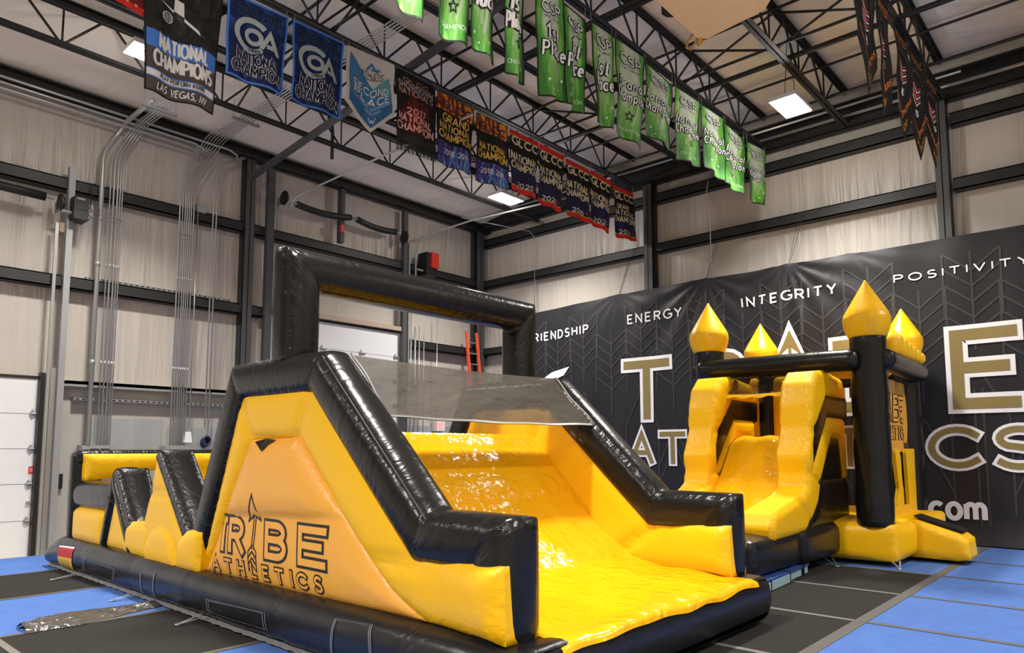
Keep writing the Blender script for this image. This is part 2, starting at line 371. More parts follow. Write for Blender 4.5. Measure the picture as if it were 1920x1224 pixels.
# ------------------------------------------------------------------ stroke lettering
def arc(cx, cy, rx, ry, a0, a1, n=10): return [(cx+rx*math.cos(math.radians(a0+(a1-a0)*i/n)), cy+ry*math.sin(math.radians(a0+(a1-a0)*i/n))) for i in range(n+1)]
G = {
 'A': (.68, [[(0, 0), (.34, 1), (.68, 0)], [(.14, .32), (.54, .32)]]),
 'B': (.58, [[(0, 0), (0, 1), (.32, 1)]+arc(.32, .77, .22, .23, 90, -90, 8), [(.34, .54)]+arc(.34, .27, .24, .27, 90, -90, 8)+[(0, 0)], [(.36, .54), (0, .54)]]),
 'C': (.66, [arc(.42, .5, .42, .5, 45, 315, 18)]),
 'D': (.62, [[(0, 0), (0, 1), (.22, 1)]+arc(.22, .5, .4, .5, 80, -80, 12)+[(.22, 0), (0, 0)]]),
 'E': (.5, [[(.5, 1), (0, 1), (0, 0), (.5, 0)], [(0, .52), (.42, .52)]]),
 'F': (.48, [[(.48, 1), (0, 1), (0, 0)], [(0, .52), (.4, .52)]]),
 'G': (.7, [arc(.42, .5, .42, .5, 50, 335, 18)+[(.8, .3), (.8, .46), (.46, .46)]]),
 'H': (.6, [[(0, 0), (0, 1)], [(.6, 0), (.6, 1)], [(0, .5), (.6, .5)]]),
 'I': (.02, [[(0.01, 0), (0.01, 1)]]),
 'L': (.46, [[(0, 1), (0, 0), (.46, 0)]]),
 'M': (.76, [[(0, 0), (0, 1), (.38, .3), (.76, 1), (.76, 0)]]),
 'N': (.6, [[(0, 0), (0, 1), (.6, 0), (.6, 1)]]),
 'O': (.8, [arc(.4, .5, .4, .5, 90, 450, 22)]),
 'P': (.56, [[(0, 0), (0, 1), (.3, 1)]+arc(.3, .74, .26, .26, 90, -90, 9), [(.3, .48), (0, .48)]]),
 'R': (.58, [[(0, 0), (0, 1), (.3, 1)]+arc(.3, .74, .26, .26, 90, -90, 9), [(.3, .48), (0, .48)], [(.28, .48), (.58, 0)]]),
 'S': (.56, [arc(.29, .75, .25, .25, 40, 250, 12)[:-1]+arc(.27, .25, .27, .26, 80, -145, 13)]),
 'T': (.62, [[(0, 1), (.62, 1)], [(.31, 1), (.31, 0)]]),
 'U': (.58, [[(0, 1), (0, .3)]+arc(.29, .29, .29, .29, 180, 360, 10)+[(.58, 1)]]),
 'V': (.64, [[(0, 1), (.32, 0), (.64, 1)]]),
 'W': (.9, [[(0, 1), (.22, 0), (.45, .8), (.68, 0), (.9, 1)]]),
 'Y': (.62, [[(0, 1), (.31, .48), (.62, 1)], [(.31, .48), (.31, 0)]]),
 'X': (.6, [[(0, 1), (.6, 0)], [(0, 0), (.6, 1)]]),
 '0': (.54, [arc(.27, .5, .27, .5, 90, 450, 18)]), '1': (.24, [[(0, .78), (.2, 1), (.2, 0)]]),
 '2': (.54, [arc(.27, .73, .26, .27, 160, -25, 9)+[(0, 0), (.54, 0)]]),
 '3': (.52, [arc(.25, .75, .24, .25, 150, -85, 9)+arc(.25, .26, .27, .26, 85, -150, 9)]),
 '6': (.54, [[(.4, 1), (.05, .45)]+arc(.27, .29, .26, .29, 150, 510, 16)]),
 '7': (.5, [[(0, 1), (.5, 1), (.15, 0)]]), '8': (.52, [arc(.26, .76, .22, .24, -90, 270, 14), arc(.26, .26, .26, .26, 90, 450, 14)]),
 '9': (.54, [arc(.27, .7, .26, .29, -30, 330, 16)+[(.15, 0)]]),
 '-': (.34, [[(.02, .48), (.32, .48)]]), '.': (.1, [[(.05, 0), (.05, .12)]]), ',': (.12, [[(.1, .1), (0, -.16)]]), '&': (.6, [[(.6, 0), (.12, .7)]+arc(.26, .8, .15, .18, 200, -30, 8)+[(.05, .3)]+arc(.24, .22, .22, .22, 150, 360, 8)]),
 'a': (.5, [arc(.25, .3, .25, .3, 60, 420, 14), [(.5, .6), (.5, 0)]]), 'c': (.46, [arc(.27, .3, .27, .3, 45, 315, 12)]),
 'd': (.5, [arc(.25, .3, .25, .3, 60, 420, 14), [(.5, 1), (.5, 0)]]), 'e': (.5, [[(.02, .3), (.5, .3)]+arc(.26, .3, .25, .3, 0, 310, 14)]),
 'h': (.44, [[(0, 1), (0, 0)], [(0, .38)]+arc(.22, .36, .22, .24, 170, 0, 8)+[(.44, 0)]]), 'i': (.04, [[(.02, .6), (.02, 0)], [(.02, .8), (.02, .9)]]),
 'l': (.04, [[(.02, 1), (.02, 0)]]), 'm': (.72, [[(0, .6), (0, 0)], [(0, .4)]+arc(.18, .4, .18, .2, 170, 0, 8)+[(.36, 0)], [(.36, .4)]+arc(.54, .4, .18, .2, 170, 0, 8)+[(.72, 0)]]),
 'n': (.44, [[(0, .6), (0, 0)], [(0, .38)]+arc(.22, .36, .22, .24, 170, 0, 8)+[(.44, 0)]]), 'o': (.52, [arc(.26, .3, .26, .3, 90, 450, 16)]),
 'p': (.5, [arc(.25, .3, .25, .3, 120, 480, 14), [(0, .6), (0, -.35)]]), 'r': (.3, [[(0, .6), (0, 0)], [(0, .36)]+arc(.2, .38, .2, .21, 175, 50, 6)]),
 's': (.4, [arc(.2, .45, .17, .15, 40, 250, 8)[:-1]+arc(.2, .15, .2, .16, 80, -145, 9)]), 't': (.3, [[(.14, .9), (.14, .06), (.3, 0)], [(0, .6), (.3, .6)]]),
}
def text_width(t, gap): return sum((G[c][0] if c != ' ' else .35) for c in t)+gap*(len(t)-1)
def text_lines(t, gap=.28, shear=0.0):
    """polylines of a word in units of cap height, starting at x=0"""
    out = []; x = 0
    for c in t:
        if c == ' ': x += .35+gap; continue
        wd, st = G[c]
        for pl in st: out.append([(x+p[0]+shear*p[1], p[1]) for p in pl])
        x += wd+gap
    return out
def ribbon(pl, wd, ext=0.0, step=.3):
    """quads of a stroke with mitred corners, subdivided so that it can follow a curved surface"""
    pl = [V2(*p) for p in pl]; pl = [p for i, p in enumerate(pl) if i == 0 or np.linalg.norm(p-pl[i-1]) > 1e-6]; closed = np.linalg.norm(pl[0]-pl[-1]) < 1e-6
    if closed: pl = pl[:-1]
    elif ext:
        d0 = pl[0]-pl[1]; pl[0] = pl[0]+d0/np.linalg.norm(d0)*ext
        d1 = pl[-1]-pl[-2]; pl[-1] = pl[-1]+d1/np.linalg.norm(d1)*ext
    q = []; n = len(pl)
    for i in range(n if closed else n-1):
        a, b = pl[i], pl[(i+1) % n]; k = max(1, int(np.linalg.norm(b-a)/step))
        q += [a+(b-a)*j/k for j in range(k)]
    if not closed: q.append(pl[-1])
    n = len(q); Lp = []; Rp = []
    for i in range(n):
        tp = q[i]-q[i-1] if (i > 0 or closed) else q[1]-q[0]; tn = q[(i+1) % n]-q[i] if (i < n-1 or closed) else q[i]-q[i-1]
        tp = tp/np.linalg.norm(tp); tn = tn/np.linalg.norm(tn); n0 = V2(-tp[1], tp[0]); n1 = V2(-tn[1], tn[0]); m = n0+n1; l = np.linalg.norm(m)
        m = n1 if l < 1e-6 else m/l; k = 1/max(.4, m@n1); Lp.append(q[i]+m*k*wd/2); Rp.append(q[i]-m*k*wd/2)
    K = max(1, int(math.ceil(wd/step/1.2))); P = []; F = []
    for k in range(K+1): P += [l+(r-l)*k/K for l, r in zip(Lp, Rp)]
    for k in range(K):
        for i in range(n if closed else n-1): j = (i+1) % n; F.append((k*n+i, (k+1)*n+i, (k+1)*n+j, k*n+j))
    return P, F
def draw(mb, lines, wd, mapf, mi, ext=0.0, step=.3):
    for k, pl in enumerate(lines):
        P, F = ribbon(pl, wd, ext, step); e = .0004*(k % 4); Q = [mapf(p[0], p[1]) for p in P]
        mb.add([(q[0]+e, q[1]-e, q[2]) for q in Q], F, mi)
def poly_fill(mb, poly, mapf, mi, step=None):
    pts = []
    if step:
        poly = resample(poly, step); A = np.array(poly); lo, hi = A.min(0), A.max(0)
        for x in np.arange(lo[0]+step/2, hi[0], step):
            for y in np.arange(lo[1]+step/2, hi[1], step): pts.append((x, y))
        pts = np.array(pts); x, y = pts[:, 0], pts[:, 1]; ins = np.zeros(len(pts), bool); n = len(poly)
        for i in range(n):
            a, b = poly[i], poly[(i+1) % n]; c = ((a[1] > y) != (b[1] > y)); den = (b[1]-a[1]) or 1e-12
            ins ^= c & (x < (b[0]-a[0])*(y-a[1])/den+a[0])
        pts = pts[ins]
        if len(pts): pts = pts[segdist(pts, [(poly[i], poly[(i+1) % n]) for i in range(n)]) > step*.3]
    r = delaunay_2d_cdt([Vector(p) for p in poly]+[Vector(p) for p in pts], [(i, (i+1) % len(poly)) for i in range(len(poly))], [], 1, 1e-6)
    mb.add([mapf(p[0], p[1]) for p in r[0]], [tuple(f) for f in r[2]], mi)
def fit_lines(t, x0, x1, y0, y1, gap=.28, shear=0.0):
    w_ = text_width(t, gap)+shear; sx = (x1-x0)/w_; sy = y1-y0
    return [[(x0+p[0]*sx, y0+p[1]*sy) for p in pl] for pl in text_lines(t, gap, shear)]

# ------------------------------------------------------------------ the room
ZF, ZC = -.2, 8.62
def ceil_z(x): return float(np.interp(x, [-14.6, -11.84, -10.4, -8.8], [8.0, 8.36, 8.54, 8.62]))
XL, YR, XE, YF = -14.35, 14.6, 12.0, -10.0
def structure(o): o['kind'] = 'structure'; return o
fl = structure(MB().box((XL-.15, YF-.15, ZF-.1), (XE+.15, YR+.15, ZF)).build('floor', 'concrete'))
mb = MB(); xs_ = [XL-.15, -11.84, -10.4, -8.8, XE+.15]; ys_ = (YF-.15, YR+.15)
mb.add([(x, y, ceil_z(x)+d) for d in (0, .12) for y in ys_ for x in xs_], [(i, 5+i, 6+i, 1+i) for i in range(4)]+[(10+i, 11+i, 16+i, 15+i) for i in range(4)]+[(0, 1, 11, 10), (1, 2, 12, 11), (2, 3, 13, 12), (3, 4, 14, 13), (5, 15, 16, 6), (6, 16, 17, 7), (7, 17, 18, 8), (8, 18, 19, 9), (0, 10, 15, 5), (4, 9, 19, 14)])
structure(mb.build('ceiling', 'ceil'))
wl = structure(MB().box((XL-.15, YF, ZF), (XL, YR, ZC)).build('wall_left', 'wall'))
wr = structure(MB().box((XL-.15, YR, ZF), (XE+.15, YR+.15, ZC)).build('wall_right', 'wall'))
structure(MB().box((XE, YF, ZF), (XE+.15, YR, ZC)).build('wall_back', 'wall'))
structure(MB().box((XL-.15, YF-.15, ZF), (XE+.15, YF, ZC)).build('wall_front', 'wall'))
# carpet-bonded mats on a raised deck, strips taped together
def strip(x0, x1, y0, y1, m, i=[0]):
    i[0] += 1
    MB().box((x0+.004, y0+.004, ZF), (x1-.004, y1-.004, 0)).build('mat_strip', m, fl)
def seam(x0, y0, x1, y1, wd, m):
    d = V2(x1-x0, y1-y0); d = d/np.linalg.norm(d); n = V2(-d[1], d[0])*wd/2
    mb = MB(); P = [(x0-n[0], y0-n[1]), (x1-n[0], y1-n[1]), (x1+n[0], y1+n[1]), (x0+n[0], y0+n[1])]
    mb.add([(p[0], p[1], .004) for p in P], [(0, 1, 2, 3)]); mb.build('seam_tape', m, fl)
XS = [-12.57, -10.89, -9.17, -7.38, -5.61, -3.86, -2.11]
for i in range(6): strip(XS[i], XS[i+1], -1, 4.0, 'bluecarpet' if i % 2 == 0 else 'blackcarpet'); strip(XS[i], XS[i+1], -10, -1, 'bouncecarpet')
for i in range(1, 6): seam(XS[i], -10, XS[i], 4.0, .07, 'tape')
YS = [4.0, 5.58, 7.18, 8.78, 10.40, 12.0, 14.1]
for i in range(6):
    strip(-12.57, -5.61, YS[i], YS[i+1], 'bluecarpet'); strip(-5.61, -2.11, YS[i], YS[i+1], 'bluecarpet' if i >= 4 else 'blackcarpet')
    if i: seam(-5.6, YS[i], -2.16, YS[i], .07, 'tapelight')
YB = [-10, -8.82, -7.22, -5.62, -4.02, -2.42, -.82, .78, 2.38, 3.98, 5.58, 7.19, 8.78, 10.39, 12.0, 14.1]
for i in range(15):
    strip(-2.11, 3.5, YB[i], YB[i+1], 'bluecarpet' if i > 7 else 'bouncecarpet'); strip(3.5, 11.9, YB[i], YB[i+1], 'bouncecarpet')  # mats out of view get the neutral bounce colour
    if i: seam(-2.06, YB[i], 11.9, YB[i], .075, 'tape')
seam(-2.11, -10, -2.11, 14.1, .11, 'tape')
seam(-7.36, 1.645, -5.61, 1.645, .06, 'tapelight')
# left wall: concrete lower panel, boards, girts
MB().box((XL, 3.9, ZF), (XL+.05, 7.55, 2.74)).build('concrete_panel', 'concrete', wl)
MB().box((XL+.05, 4.40, .3), (XL+.075, 5.68, 2.16)).build('grey_board', 'greyboard', wl)
MB().box((XL+.05, 5.80, .3), (XL+.07, 7.0, 2.02)).build('grey_board', 'greyboard', wl)
MB().box((XL, 11.6, ZF), (XL+.05, YR, 2.2)).build('grey_panel', 'greyboard', wl)
def girt_y(y0, y1, z0, z1, x=XL+.24):
    mb = MB(); mb.box((XL, y0, z0), (x, y1, z0+.025)); mb.box((x-.02, y0, z0), (x, y1, z1)); mb.box((XL, y0, z1-.02), (x, y1, z1)); return mb
for y0, y1, z0, z1 in ((YF, 7.1, 6.2, 6.42), (7.3, YR, 6.2, 6.42), (YF, 7.1, 4.43, 4.65), (7.3, 7.65, 4.43, 4.65), (11.6, YR, 4.2, 4.42)):
    girt_y(y0, y1, z0, z1).build('girt', 'girt', wl)
MB().box((XL, 3.8, 2.74), (XL+.22, 7.4, 2.80)).box((XL+.2, 3.8, 2.70), (XL+.22, 7.4, 2.80)).build('girt', 'greybox', wl)
# slotted struts that carry the conduits
for y0, y1, z in ((4.1, 7.0, 2.46), (4.2, 6.9, 4.66), (4.2, 4.8, 6.42)):
    mb = MB(); mb.box((XL, y0, z), (XL+.21, y1, z+.045))
    k = int((y1-y0)/.1)
    for i in range(k): mb.box((XL+.21, y0+.03+i*.1, z+.012), (XL+.213, y0+.085+i*.1, z+.033), 1)
    mb.build('slotted_strut', ['galvdull', 'blk'], wl)
# right wall girts
def girt_x(x0, x1, z0, z1, y=14.38):
    mb = MB(); mb.box((x0, y, z0), (x1, YR, z0+.025)); mb.box((x0, y, z0), (x1, y+.02, z1)); mb.box((x0, y, z1-.02), (x1, YR, z1)); return mb
for z0, z1 in ((6.19, 6.41), (7.39, 7.62), (4.25, 4.45), (2.2, 2.4)):
    for x0, x1 in ((-14.1, -8.6), (-8.4, -2.5), (-2.35, 3.5), (3.7, XE)): girt_x(x0, x1, z0, z1).build('girt', 'girt', wr)
# frame columns: H sections with a light flange and dark recess
def hcol(name, x, y, face, wd, dp, z1, idx):
    mb = MB()
    if face == '+x':
        mb.box((x-.016, y-wd/2, ZF), (x, y+wd/2, z1)); mb.box((x-dp, y-wd/2, ZF), (x-dp+.016, y+wd/2, z1)); mb.box((x-dp, y-.008, ZF), (x, y+.008, z1), 1)
    else:
        mb.box((x-wd/2, y, ZF), (x+wd/2, y+.016, z1)); mb.box((x-wd/2, y+dp-.016, ZF), (x+wd/2, y+dp, z1)); mb.box((x-.008, y, ZF), (x+.008, y+dp, z1), 1)
    return structure(mb.build(name, ['colum', 'steel']))
hcol('column', -14.08, 7.24, '+x', .2, .26, 7.9, 0)
hcol('column', -14.06, 14.28, '+x', .3, .28, 7.9, 0)
hcol('column', -8.56, 14.3, '-y', .22, .28, 7.95, 0)
hcol('column', -2.5, 14.3, '-y', .2, .28, 7.95, 0)
hcol('column', 3.6, 14.3, '-y', .2, .28, 7.95, 0)
# eave and gable beams
def ibeam_y(x, z0, z1, y0, y1, wd): return MB().box((x-wd/2, y0, z0), (x+wd/2, y1, z0+.03)).box((x-wd/2, y0, z1-.03), (x+wd/2, y1, z1)).box((x-.02, y0, z0), (x+.02, y1, z1))
def ibeam_x(y, z0, z1, x0, x1, wd): return MB().box((x0, y-wd/2, z0), (x1, y+wd/2, z0+.03)).box((x0, y-wd/2, z1-.03), (x1, y+wd/2, z1)).box((x0, y-.02, z0), (x1, y+.02, z1))
structure(ibeam_y(-14.08, 7.82, 8.03, YF, 14.55, .3).build('beam', 'steel'))
structure(ibeam_x(14.3, 7.86, 8.30, -14.3, XE, .4).build('beam', 'steel'))
mb = MB(); mb.box((-14.1, 7.17, 7.36), (-6.4, 7.27, 7.46))
mb.v = [(p[0], p[1], p[2]+(p[0]+14.1)*.095) for p in mb.v]; structure(mb.build('beam', 'colum'))
# ------------------------------------------------------------------ doors in the left wall
def overhead_door(name, y0, y1, z1, joints, hinge_rows, hinge_ys, x=-14.2):
    d = structure(MB().box((x-.06, y0, ZF), (x, y1, z1)).build(name, 'door'))
    for z in joints: MB().box((x, y0, z-.004), (x+.004, y1, z+.004)).build('panel_joint', 'doorline', d)
    MB().box((x, y0, z1-.005), (x+.02, y1+.05, z1+.045)).build('door_header', 'steel', d)
    for z in hinge_rows:
        for y in hinge_ys:
            mb = MB(); mb.add([(x+.03, y, z+.075), (x+.03, y+.045, z), (x+.03, y, z-.075), (x+.03, y-.045, z), (x+.002, y, z+.075), (x+.002, y+.045, z), (x+.002, y, z-.075), (x+.002, y-.045, z)],
                               [(0, 3, 2, 1), (0, 1, 5, 4), (1, 2, 6, 5), (2, 3, 7, 6), (3, 0, 4, 7)])
            mb.tube([(x+.03, y-.02, z), (x+.03, y+.14, z)], .018, 8); mb.build('hinge', 'galvdull', d)
    return d
jz = [onX(0, q, -14.2)[2] for q in (773.5, 841, 908.5, 979)]
d1 = overhead_door('door_1', -2.2, 3.62, 2.8, jz, jz, (3.5,))
for pts, wd in (([(-14.02, 3.66, ZF), (-14.02, 3.66, 5.55)], .05), ([(-14.1, 3.74, ZF), (-14.1, 3.78, 3.0)], .05)):
    MB().box((pts[0][0]-wd, pts[0][1]-wd/2, pts[0][2]), (pts[1][0], pts[1][1]+wd/2, pts[1][2])).build('track', 'galv', d1)
MB().box((-14.12, 3.80, ZF), (-14.0, 3.9, 6.6)).build('jamb', 'galvdull', d1)
MB().box((-14.2, 3.56, ZF), (-14.06, 3.63, 2.9)).build('jamb', 'blk', d1)
p = onX(66, 941, -14.15); mb = MB(); mb.box((-14.2, p[1]-.13, p[2]-.015), (-14.16, p[1], p[2]+.015), 1); mb.box((-14.2, p[1]-.04, p[2]-.05), (-14.13, p[1]+.06, p[2]+.05)); mb.build('slide_bolt', ['brass', 'galvdull'], d1)
p = onX(60, 881, -14.18); mb = MB().box((-14.2, p[1]-.05, p[2]-.06), (-14.19, p[1]+.05, p[2]+.06), 0)
for q in (-.02, .015): mb.box((-14.19, p[1]-.035, p[2]+q), (-14.188, p[1]+.035, p[2]+q+.012), 1)
mb.build('warning_sticker', ['red', 'white'], d1)
p = onX(66, 1007, -14.18); mb = MB().box((-14.2, p[1]-.04, p[2]-.11), (-14.19, p[1]+.05, p[2]+.12), 0)
for q in range(5): mb.box((-14.19, p[1]-.03, p[2]-.08+q*.035), (-14.188, p[1]+.04, p[2]-.068+q*.035), 1)
mb.build('paper_sticker', ['white', 'red'], d1)
d2 = overhead_door('door_2', 7.85, 11.4, 4.55, [4.55-.62*k for k in range(1, 7)], [4.55-.62*k for k in range(1, 7)], (9.15, 10.25, 11.3))
MB().box((-14.15, 7.62, ZF), (-14.03, 7.78, 7.75)).build('jamb', 'colum', d2)
MB().box((-14.15, 11.42, ZF), (-14.03, 11.55, 7.75)).build('jamb', 'colum', d2)
MB().box((-14.08, 11.58, ZF), (-14.02, 11.63, 6.9)).build('track', 'galv', d2)
MB().box((-14.25, 7.85, 4.6), (-14.08, 11.5, 4.70)).build('door_header', 'tan', d2)
# spring shafts above the doors
def spring(y0, z0, y1, z1, sag, name, label, x=-13.92):
    pts = [(x, y0+(y1-y0)*k/12, z0+(z1-z0)*k/12-sag*4*(k/12)*(1-k/12)) for k in range(13)]
    o = MB().tube(pts, .075, 14).build(name, 'blk', smooth=True, loc=pts[0]); tag(o, label, 'door spring')
    MB().tube([(x, y0-.14, z0), (x, y0+.02, z0)], .03, 8).build('shaft', 'galvdull', o); MB().tube([(x, y1-.02, z1), (x, y1+.14, z1)], .03, 8).build('shaft', 'galvdull', o)
    return o
spring(-2, 6.03, 3.43, 5.93, .0, 'door_spring', 'black torsion spring tube above the white overhead door left of the pipes')
spring(8.25, 7.06, 9.68, 7.11, .07, 'door_spring', 'black sagging spring tube left of the wall post, above the arch')
spring(9.88, 7.11, 11.05, 7.07, .06, 'door_spring', 'black sagging spring tube right of the wall post, near the red motor')
def drum(y, z, label):
    o = empty('cable_drum', (-13.95, y, z), label, 'cable drum')
    MB().tube([(-13.92, y-.03, z), (-13.92, y, z)], .16, 18).tube([(-13.92, y, z), (-13.92, y+.05, z)], .09, 16).build('drum', 'steel', o)
    MB().box((-14.2, y-.02, z-.12), (-13.85, y+.0, z+.06)).build('bracket', 'galvdull', o)
drum(3.67, 5.88, 'dark cable drum beside the black opener motor left of the pipes')
drum(7.95, 7.12, 'dark cable drum at the left end of the spring above the arch')
drum(11.35, 7.0, 'dark cable drum left of the red and black motor')
def motor(name, y0, y1, z0, z1, label, face):
    o = empty(name, (-13.9, (y0+y1)/2, z0), label, 'door opener')
    MB().box((-14.1, y0, z0), (-13.75, y1, z1)).build('housing', 'blk', o)
    if face: MB().box((-13.75, y0+.12, z0+.2), (-13.68, y1+.02, z1)).build('cover', face, o)
    else:
        MB().box((-13.75, y0+.03, z0+.17), (-13.74, y1-.03, z1-.1)).build('cover', 'steel', o)
        mb = MB(); mb.box((-13.75, y0+.04, z1-.055), (-13.738, y1-.07, z1-.03)); mb.build('name_plate', 'galvdull', o)
    MB().tube([(-13.9, y0-.2, z0+.12), (-13.9, y0, z0+.12)], .03, 8).build('shaft', 'galvdull', o)
    return o
m1 = motor('door_opener', 3.83, 4.06, 5.62, 6.02, 'black box opener motor with a hanging cord beside the left door track', None)
MB().tube([(-14.0, 4.16, 6.36), (-13.95, 4.14, 6.0), (-13.9, 4.12, 5.88), (-13.9, 4.07, 5.9)], .008, 6).tube([(-13.9, 4.12+.03*math.sin(k*.9), 5.88-.018*k) for k in range(14)], .007, 6).build('power_cord', 'blk', m1)
motor('door_opener', 11.95, 12.3, 6.12, 6.72, 'black and red opener motor on the wall above the far end of the arch', 'red')
tag(MB().box((-14.3, 3.72, 5.42), (-14.1, 3.88, 5.6)).build('junction_box', 'tan', loc=(-14.3, 3.8, 5.42)), 'small tan box on the wall under the black opener motor', 'box')
# ------------------------------------------------------------------ conduits and junction boxes
def ordinal(i, n): return ['first', 'second', 'third', 'fourth', 'fifth', 'sixth', 'seventh', 'eighth'][i]
XP = -14.03
def conduit(y, r, z0, ztop, rack_y, rack_z, xend, label, group=None):
    pts = [(XP, y, z0), (XP, y, ztop-.1), (XP, y+.03, ztop+.08), (XP, y+(rack_y-y)*.5, (ztop+rack_z)*.5), (XP+.01, rack_y-.03, rack_z-.12), (XP+.12, rack_y, rack_z-.02), (XP+.3, rack_y, rack_z), (xend, rack_y, rack_z)]
    mb = MB().tube(pts, r, 10)
    for zc in (3.1, 4.9, 5.75):
        if zc < ztop-.5: mb.tube([(XP, y, zc), (XP, y, zc+.09)], r*1.25, 10)
    return tag(mb.build('conduit', 'galv', smooth=True, loc=(XP, y, z0)), label, 'conduit', group)
conduit(4.33, .043, 1.66, 7.0, 4.62, 7.66, -12.6, 'thick grey conduit, widest of the pipes above the left junction box', 'conduits above the left junction box')
for i, y in enumerate((4.475, 4.535, 4.60, 4.645, 4.685)):
    conduit(y, (.011, .017, .017, .013, .011)[i], 1.66, 7.0, 4.76+.05*i, 7.66, -12.6, ordinal(i, 5)+' thin conduit to the right of the thick one above the left junction box', 'conduits above the left junction box')
for i, y in enumerate((5.745, 5.80, 5.85, 5.89, 5.93, 5.97, 6.02)):
    conduit(y, (.015, .011, .013, .013, .012, .012, .012)[i], 1.66, (6.6, 7.0, 7.0, 7.0, 7.0, 7.0, 6.9)[i], 6.16+.06*i, 7.93, (-13.2, -5, -5, -5, -5, -5, -13.2)[i], ordinal(i, 7)+' conduit from the left in the row of seven above the right junction box', 'conduits above the right junction box')
def wallpipe(y, r, z0, z1, label):
    return tag(MB().tube([(XP-.04, y, z0), (XP-.04, y, z1)], r*.75, 10).build('conduit', 'galv', smooth=True, loc=(XP, y, z0)), label, 'conduit')
wallpipe(6.12, .017, 2.0, 6.38, 'single thin conduit that ends at the white pendant box')
for i, y in enumerate((6.43, 6.50)):
    tag(MB().tube([(XP-.04, y, 2.02), (XP-.04, y, 7.2), (XP-.04, y+.1, 7.5), (XP-.04, y+.5, 7.74), (XP, y+.58, 7.80)], .014, 10).build('conduit', 'galv', smooth=True, loc=(XP, y, 2.02)), ('left', 'right')[i]+' pipe of the bent conduit pair just left of the dark column', 'conduit', 'conduit pair by the column')
for i, (y, z1) in enumerate(((11.72, 5.2), (11.86, 4.75), (12.0, 4.8), (12.16, 4.6), (12.62, 5.2))):
    wallpipe(y, (.02, .035, .02, .02, .015)[i], .2, z1, ordinal(i, 5)+' thin conduit right of the far white door, seen through the arch')
tag(MB().box((-14.27, 4.23, 1.28), (-14.0, 4.79, 1.66)).box((-14.0, 4.36, 1.56), (-13.995, 4.5, 1.6), 1).box((-14.0, 4.53, 1.56), (-13.995, 4.68, 1.6), 1).build('junction_box', ['greybox', 'blk'], loc=(-14.2, 4.5, 1.28)), 'grey junction box under the thick conduit behind the inflatable', 'junction box')
tag(MB().box((-14.27, 5.65, 1.28), (-14.0, 6.27, 1.66)).build('junction_box', 'greybox', loc=(-14.2, 5.9, 1.28)), 'grey junction box under the row of seven conduits', 'junction box')
pb = empty('pendant_box', (-13.98, 6.08, 1.7), 'white tapered box hanging on the single thin conduit', 'box')
mb = MB(); mb.add([(-14.05+a, 6.08+b, 1.72) for a, b in ((-.05, -.075), (.06, -.075), (.06, .075), (-.05, .075))]+[(-14.05+a, 6.08+b, 1.93) for a, b in ((-.04, -.05), (.05, -.05), (.05, .05), (-.04, .05))], [(0, 3, 2, 1), (4, 5, 6, 7), (0, 1, 5, 4), (1, 2, 6, 5), (2, 3, 7, 6), (3, 0, 4, 7)])
mb.build('body', 'white', pb)
tag(MB().box((-14.295, 3.93, .9), (-14.24, 4.03, 1.16)).build('outlet_box', 'blk', loc=(-14.25, 3.98, .9)), 'black outlet box on the concrete wall beside the white door', 'outlet')
tag(MB().box((-14.3, 6.1, 6.38), (-14.05, 6.28, 6.56)).build('junction_box', 'greybox', loc=(-14.2, 6.2, 6.4)), 'small grey box on the upper girt left of the column', 'junction box')
mb = MB()
for k in range(5): mb.tube([(-14.26+.03*k, 6.52+.07*math.cos(a), 1.72+.09*math.sin(a)+.01*k) for a in np.linspace(0, 2*PI, 15)], .018, 6)
tag(mb.build('cable_coil', simple('navy_cable', (.02, .03, .09, 1), .5), smooth=True, loc=(-14, 6.5, 1.7)), 'blue coiled cable on the wall beside the right junction box', 'cable')
# runs along the left eave and across the roof
def run(pts, r, mat, name, label, cat): return tag(MB().tube(pts, r, 10).build(name, mat, smooth=True, loc=pts[0]), label, cat)
for i, (x, z, y1) in enumerate(((-13.82, 7.76, 6.9), (-13.82, 7.66, 6.2), (-13.86, 7.58, 6.1))):
    run([(x, -9.5, z), (x, y1-.3, z), (x-.1, y1-.08, z-.02), (x-.22, y1, z-.15)], .022, 'galv', 'conduit', ('top', 'middle', 'bottom')[i]+' silver conduit running along the left eave beam', 'conduit')
run([(-11.7, -9.5, 8.2), (-11.7, 4.9, 8.2), (-11.7, 14.2, 8.2)], .055, 'steel', 'sprinkler_pipe', 'dark round main pipe running under the roof above the lamp behind the banner', 'pipe')
for y, z, x0, x1, r, lab in ((13.5, 7.92, -13.6, -2, .022, 'lower silver conduit crossing the gable just left of the corner lamp'), (14.0, 7.96, -6.6, 10, .03, 'silver conduit running along the gable beam above the black pennants'),
                             (13.2, 8.05, -4, 11, .03, 'dark pipe running below the roof at the upper right corner')):
    run([(x0, y, z), (x1, y, z)], r, 'galv' if 'silver' in lab else 'steel', 'conduit', lab, 'conduit')
run([(-13.75, 8.0, 6.85), (-13.72, 8.02, 7.0), (-13.6, 8.1, 7.15), (-13.3, 8.3, 7.3), (-8.5, 8.42, 7.45)], .022, 'galv', 'conduit', 'silver conduit bending off the wall left of the sagging spring tubes', 'conduit')
run([(-13.95, 11.75, 5.2), (-13.95, 11.75, 6.6), (-13.85, 11.78, 6.95), (-13.6, 11.9, 7.15), (-12.5, 12.4, 7.4), (-9, 13.3, 7.6)], .022, 'galv', 'conduit', 'silver conduit curving up past the red motor toward the corner lamp', 'conduit')
run([(-6.85, 14.05, 5.25), (-6.85, 14.05, 6.7), (-6.85, 13.9, 7.1), (-6.7, 13.7, 7.3)], .009, 'galv', 'conduit', 'thin white pipe dropping to the wall banner under the last green banner', 'conduit')
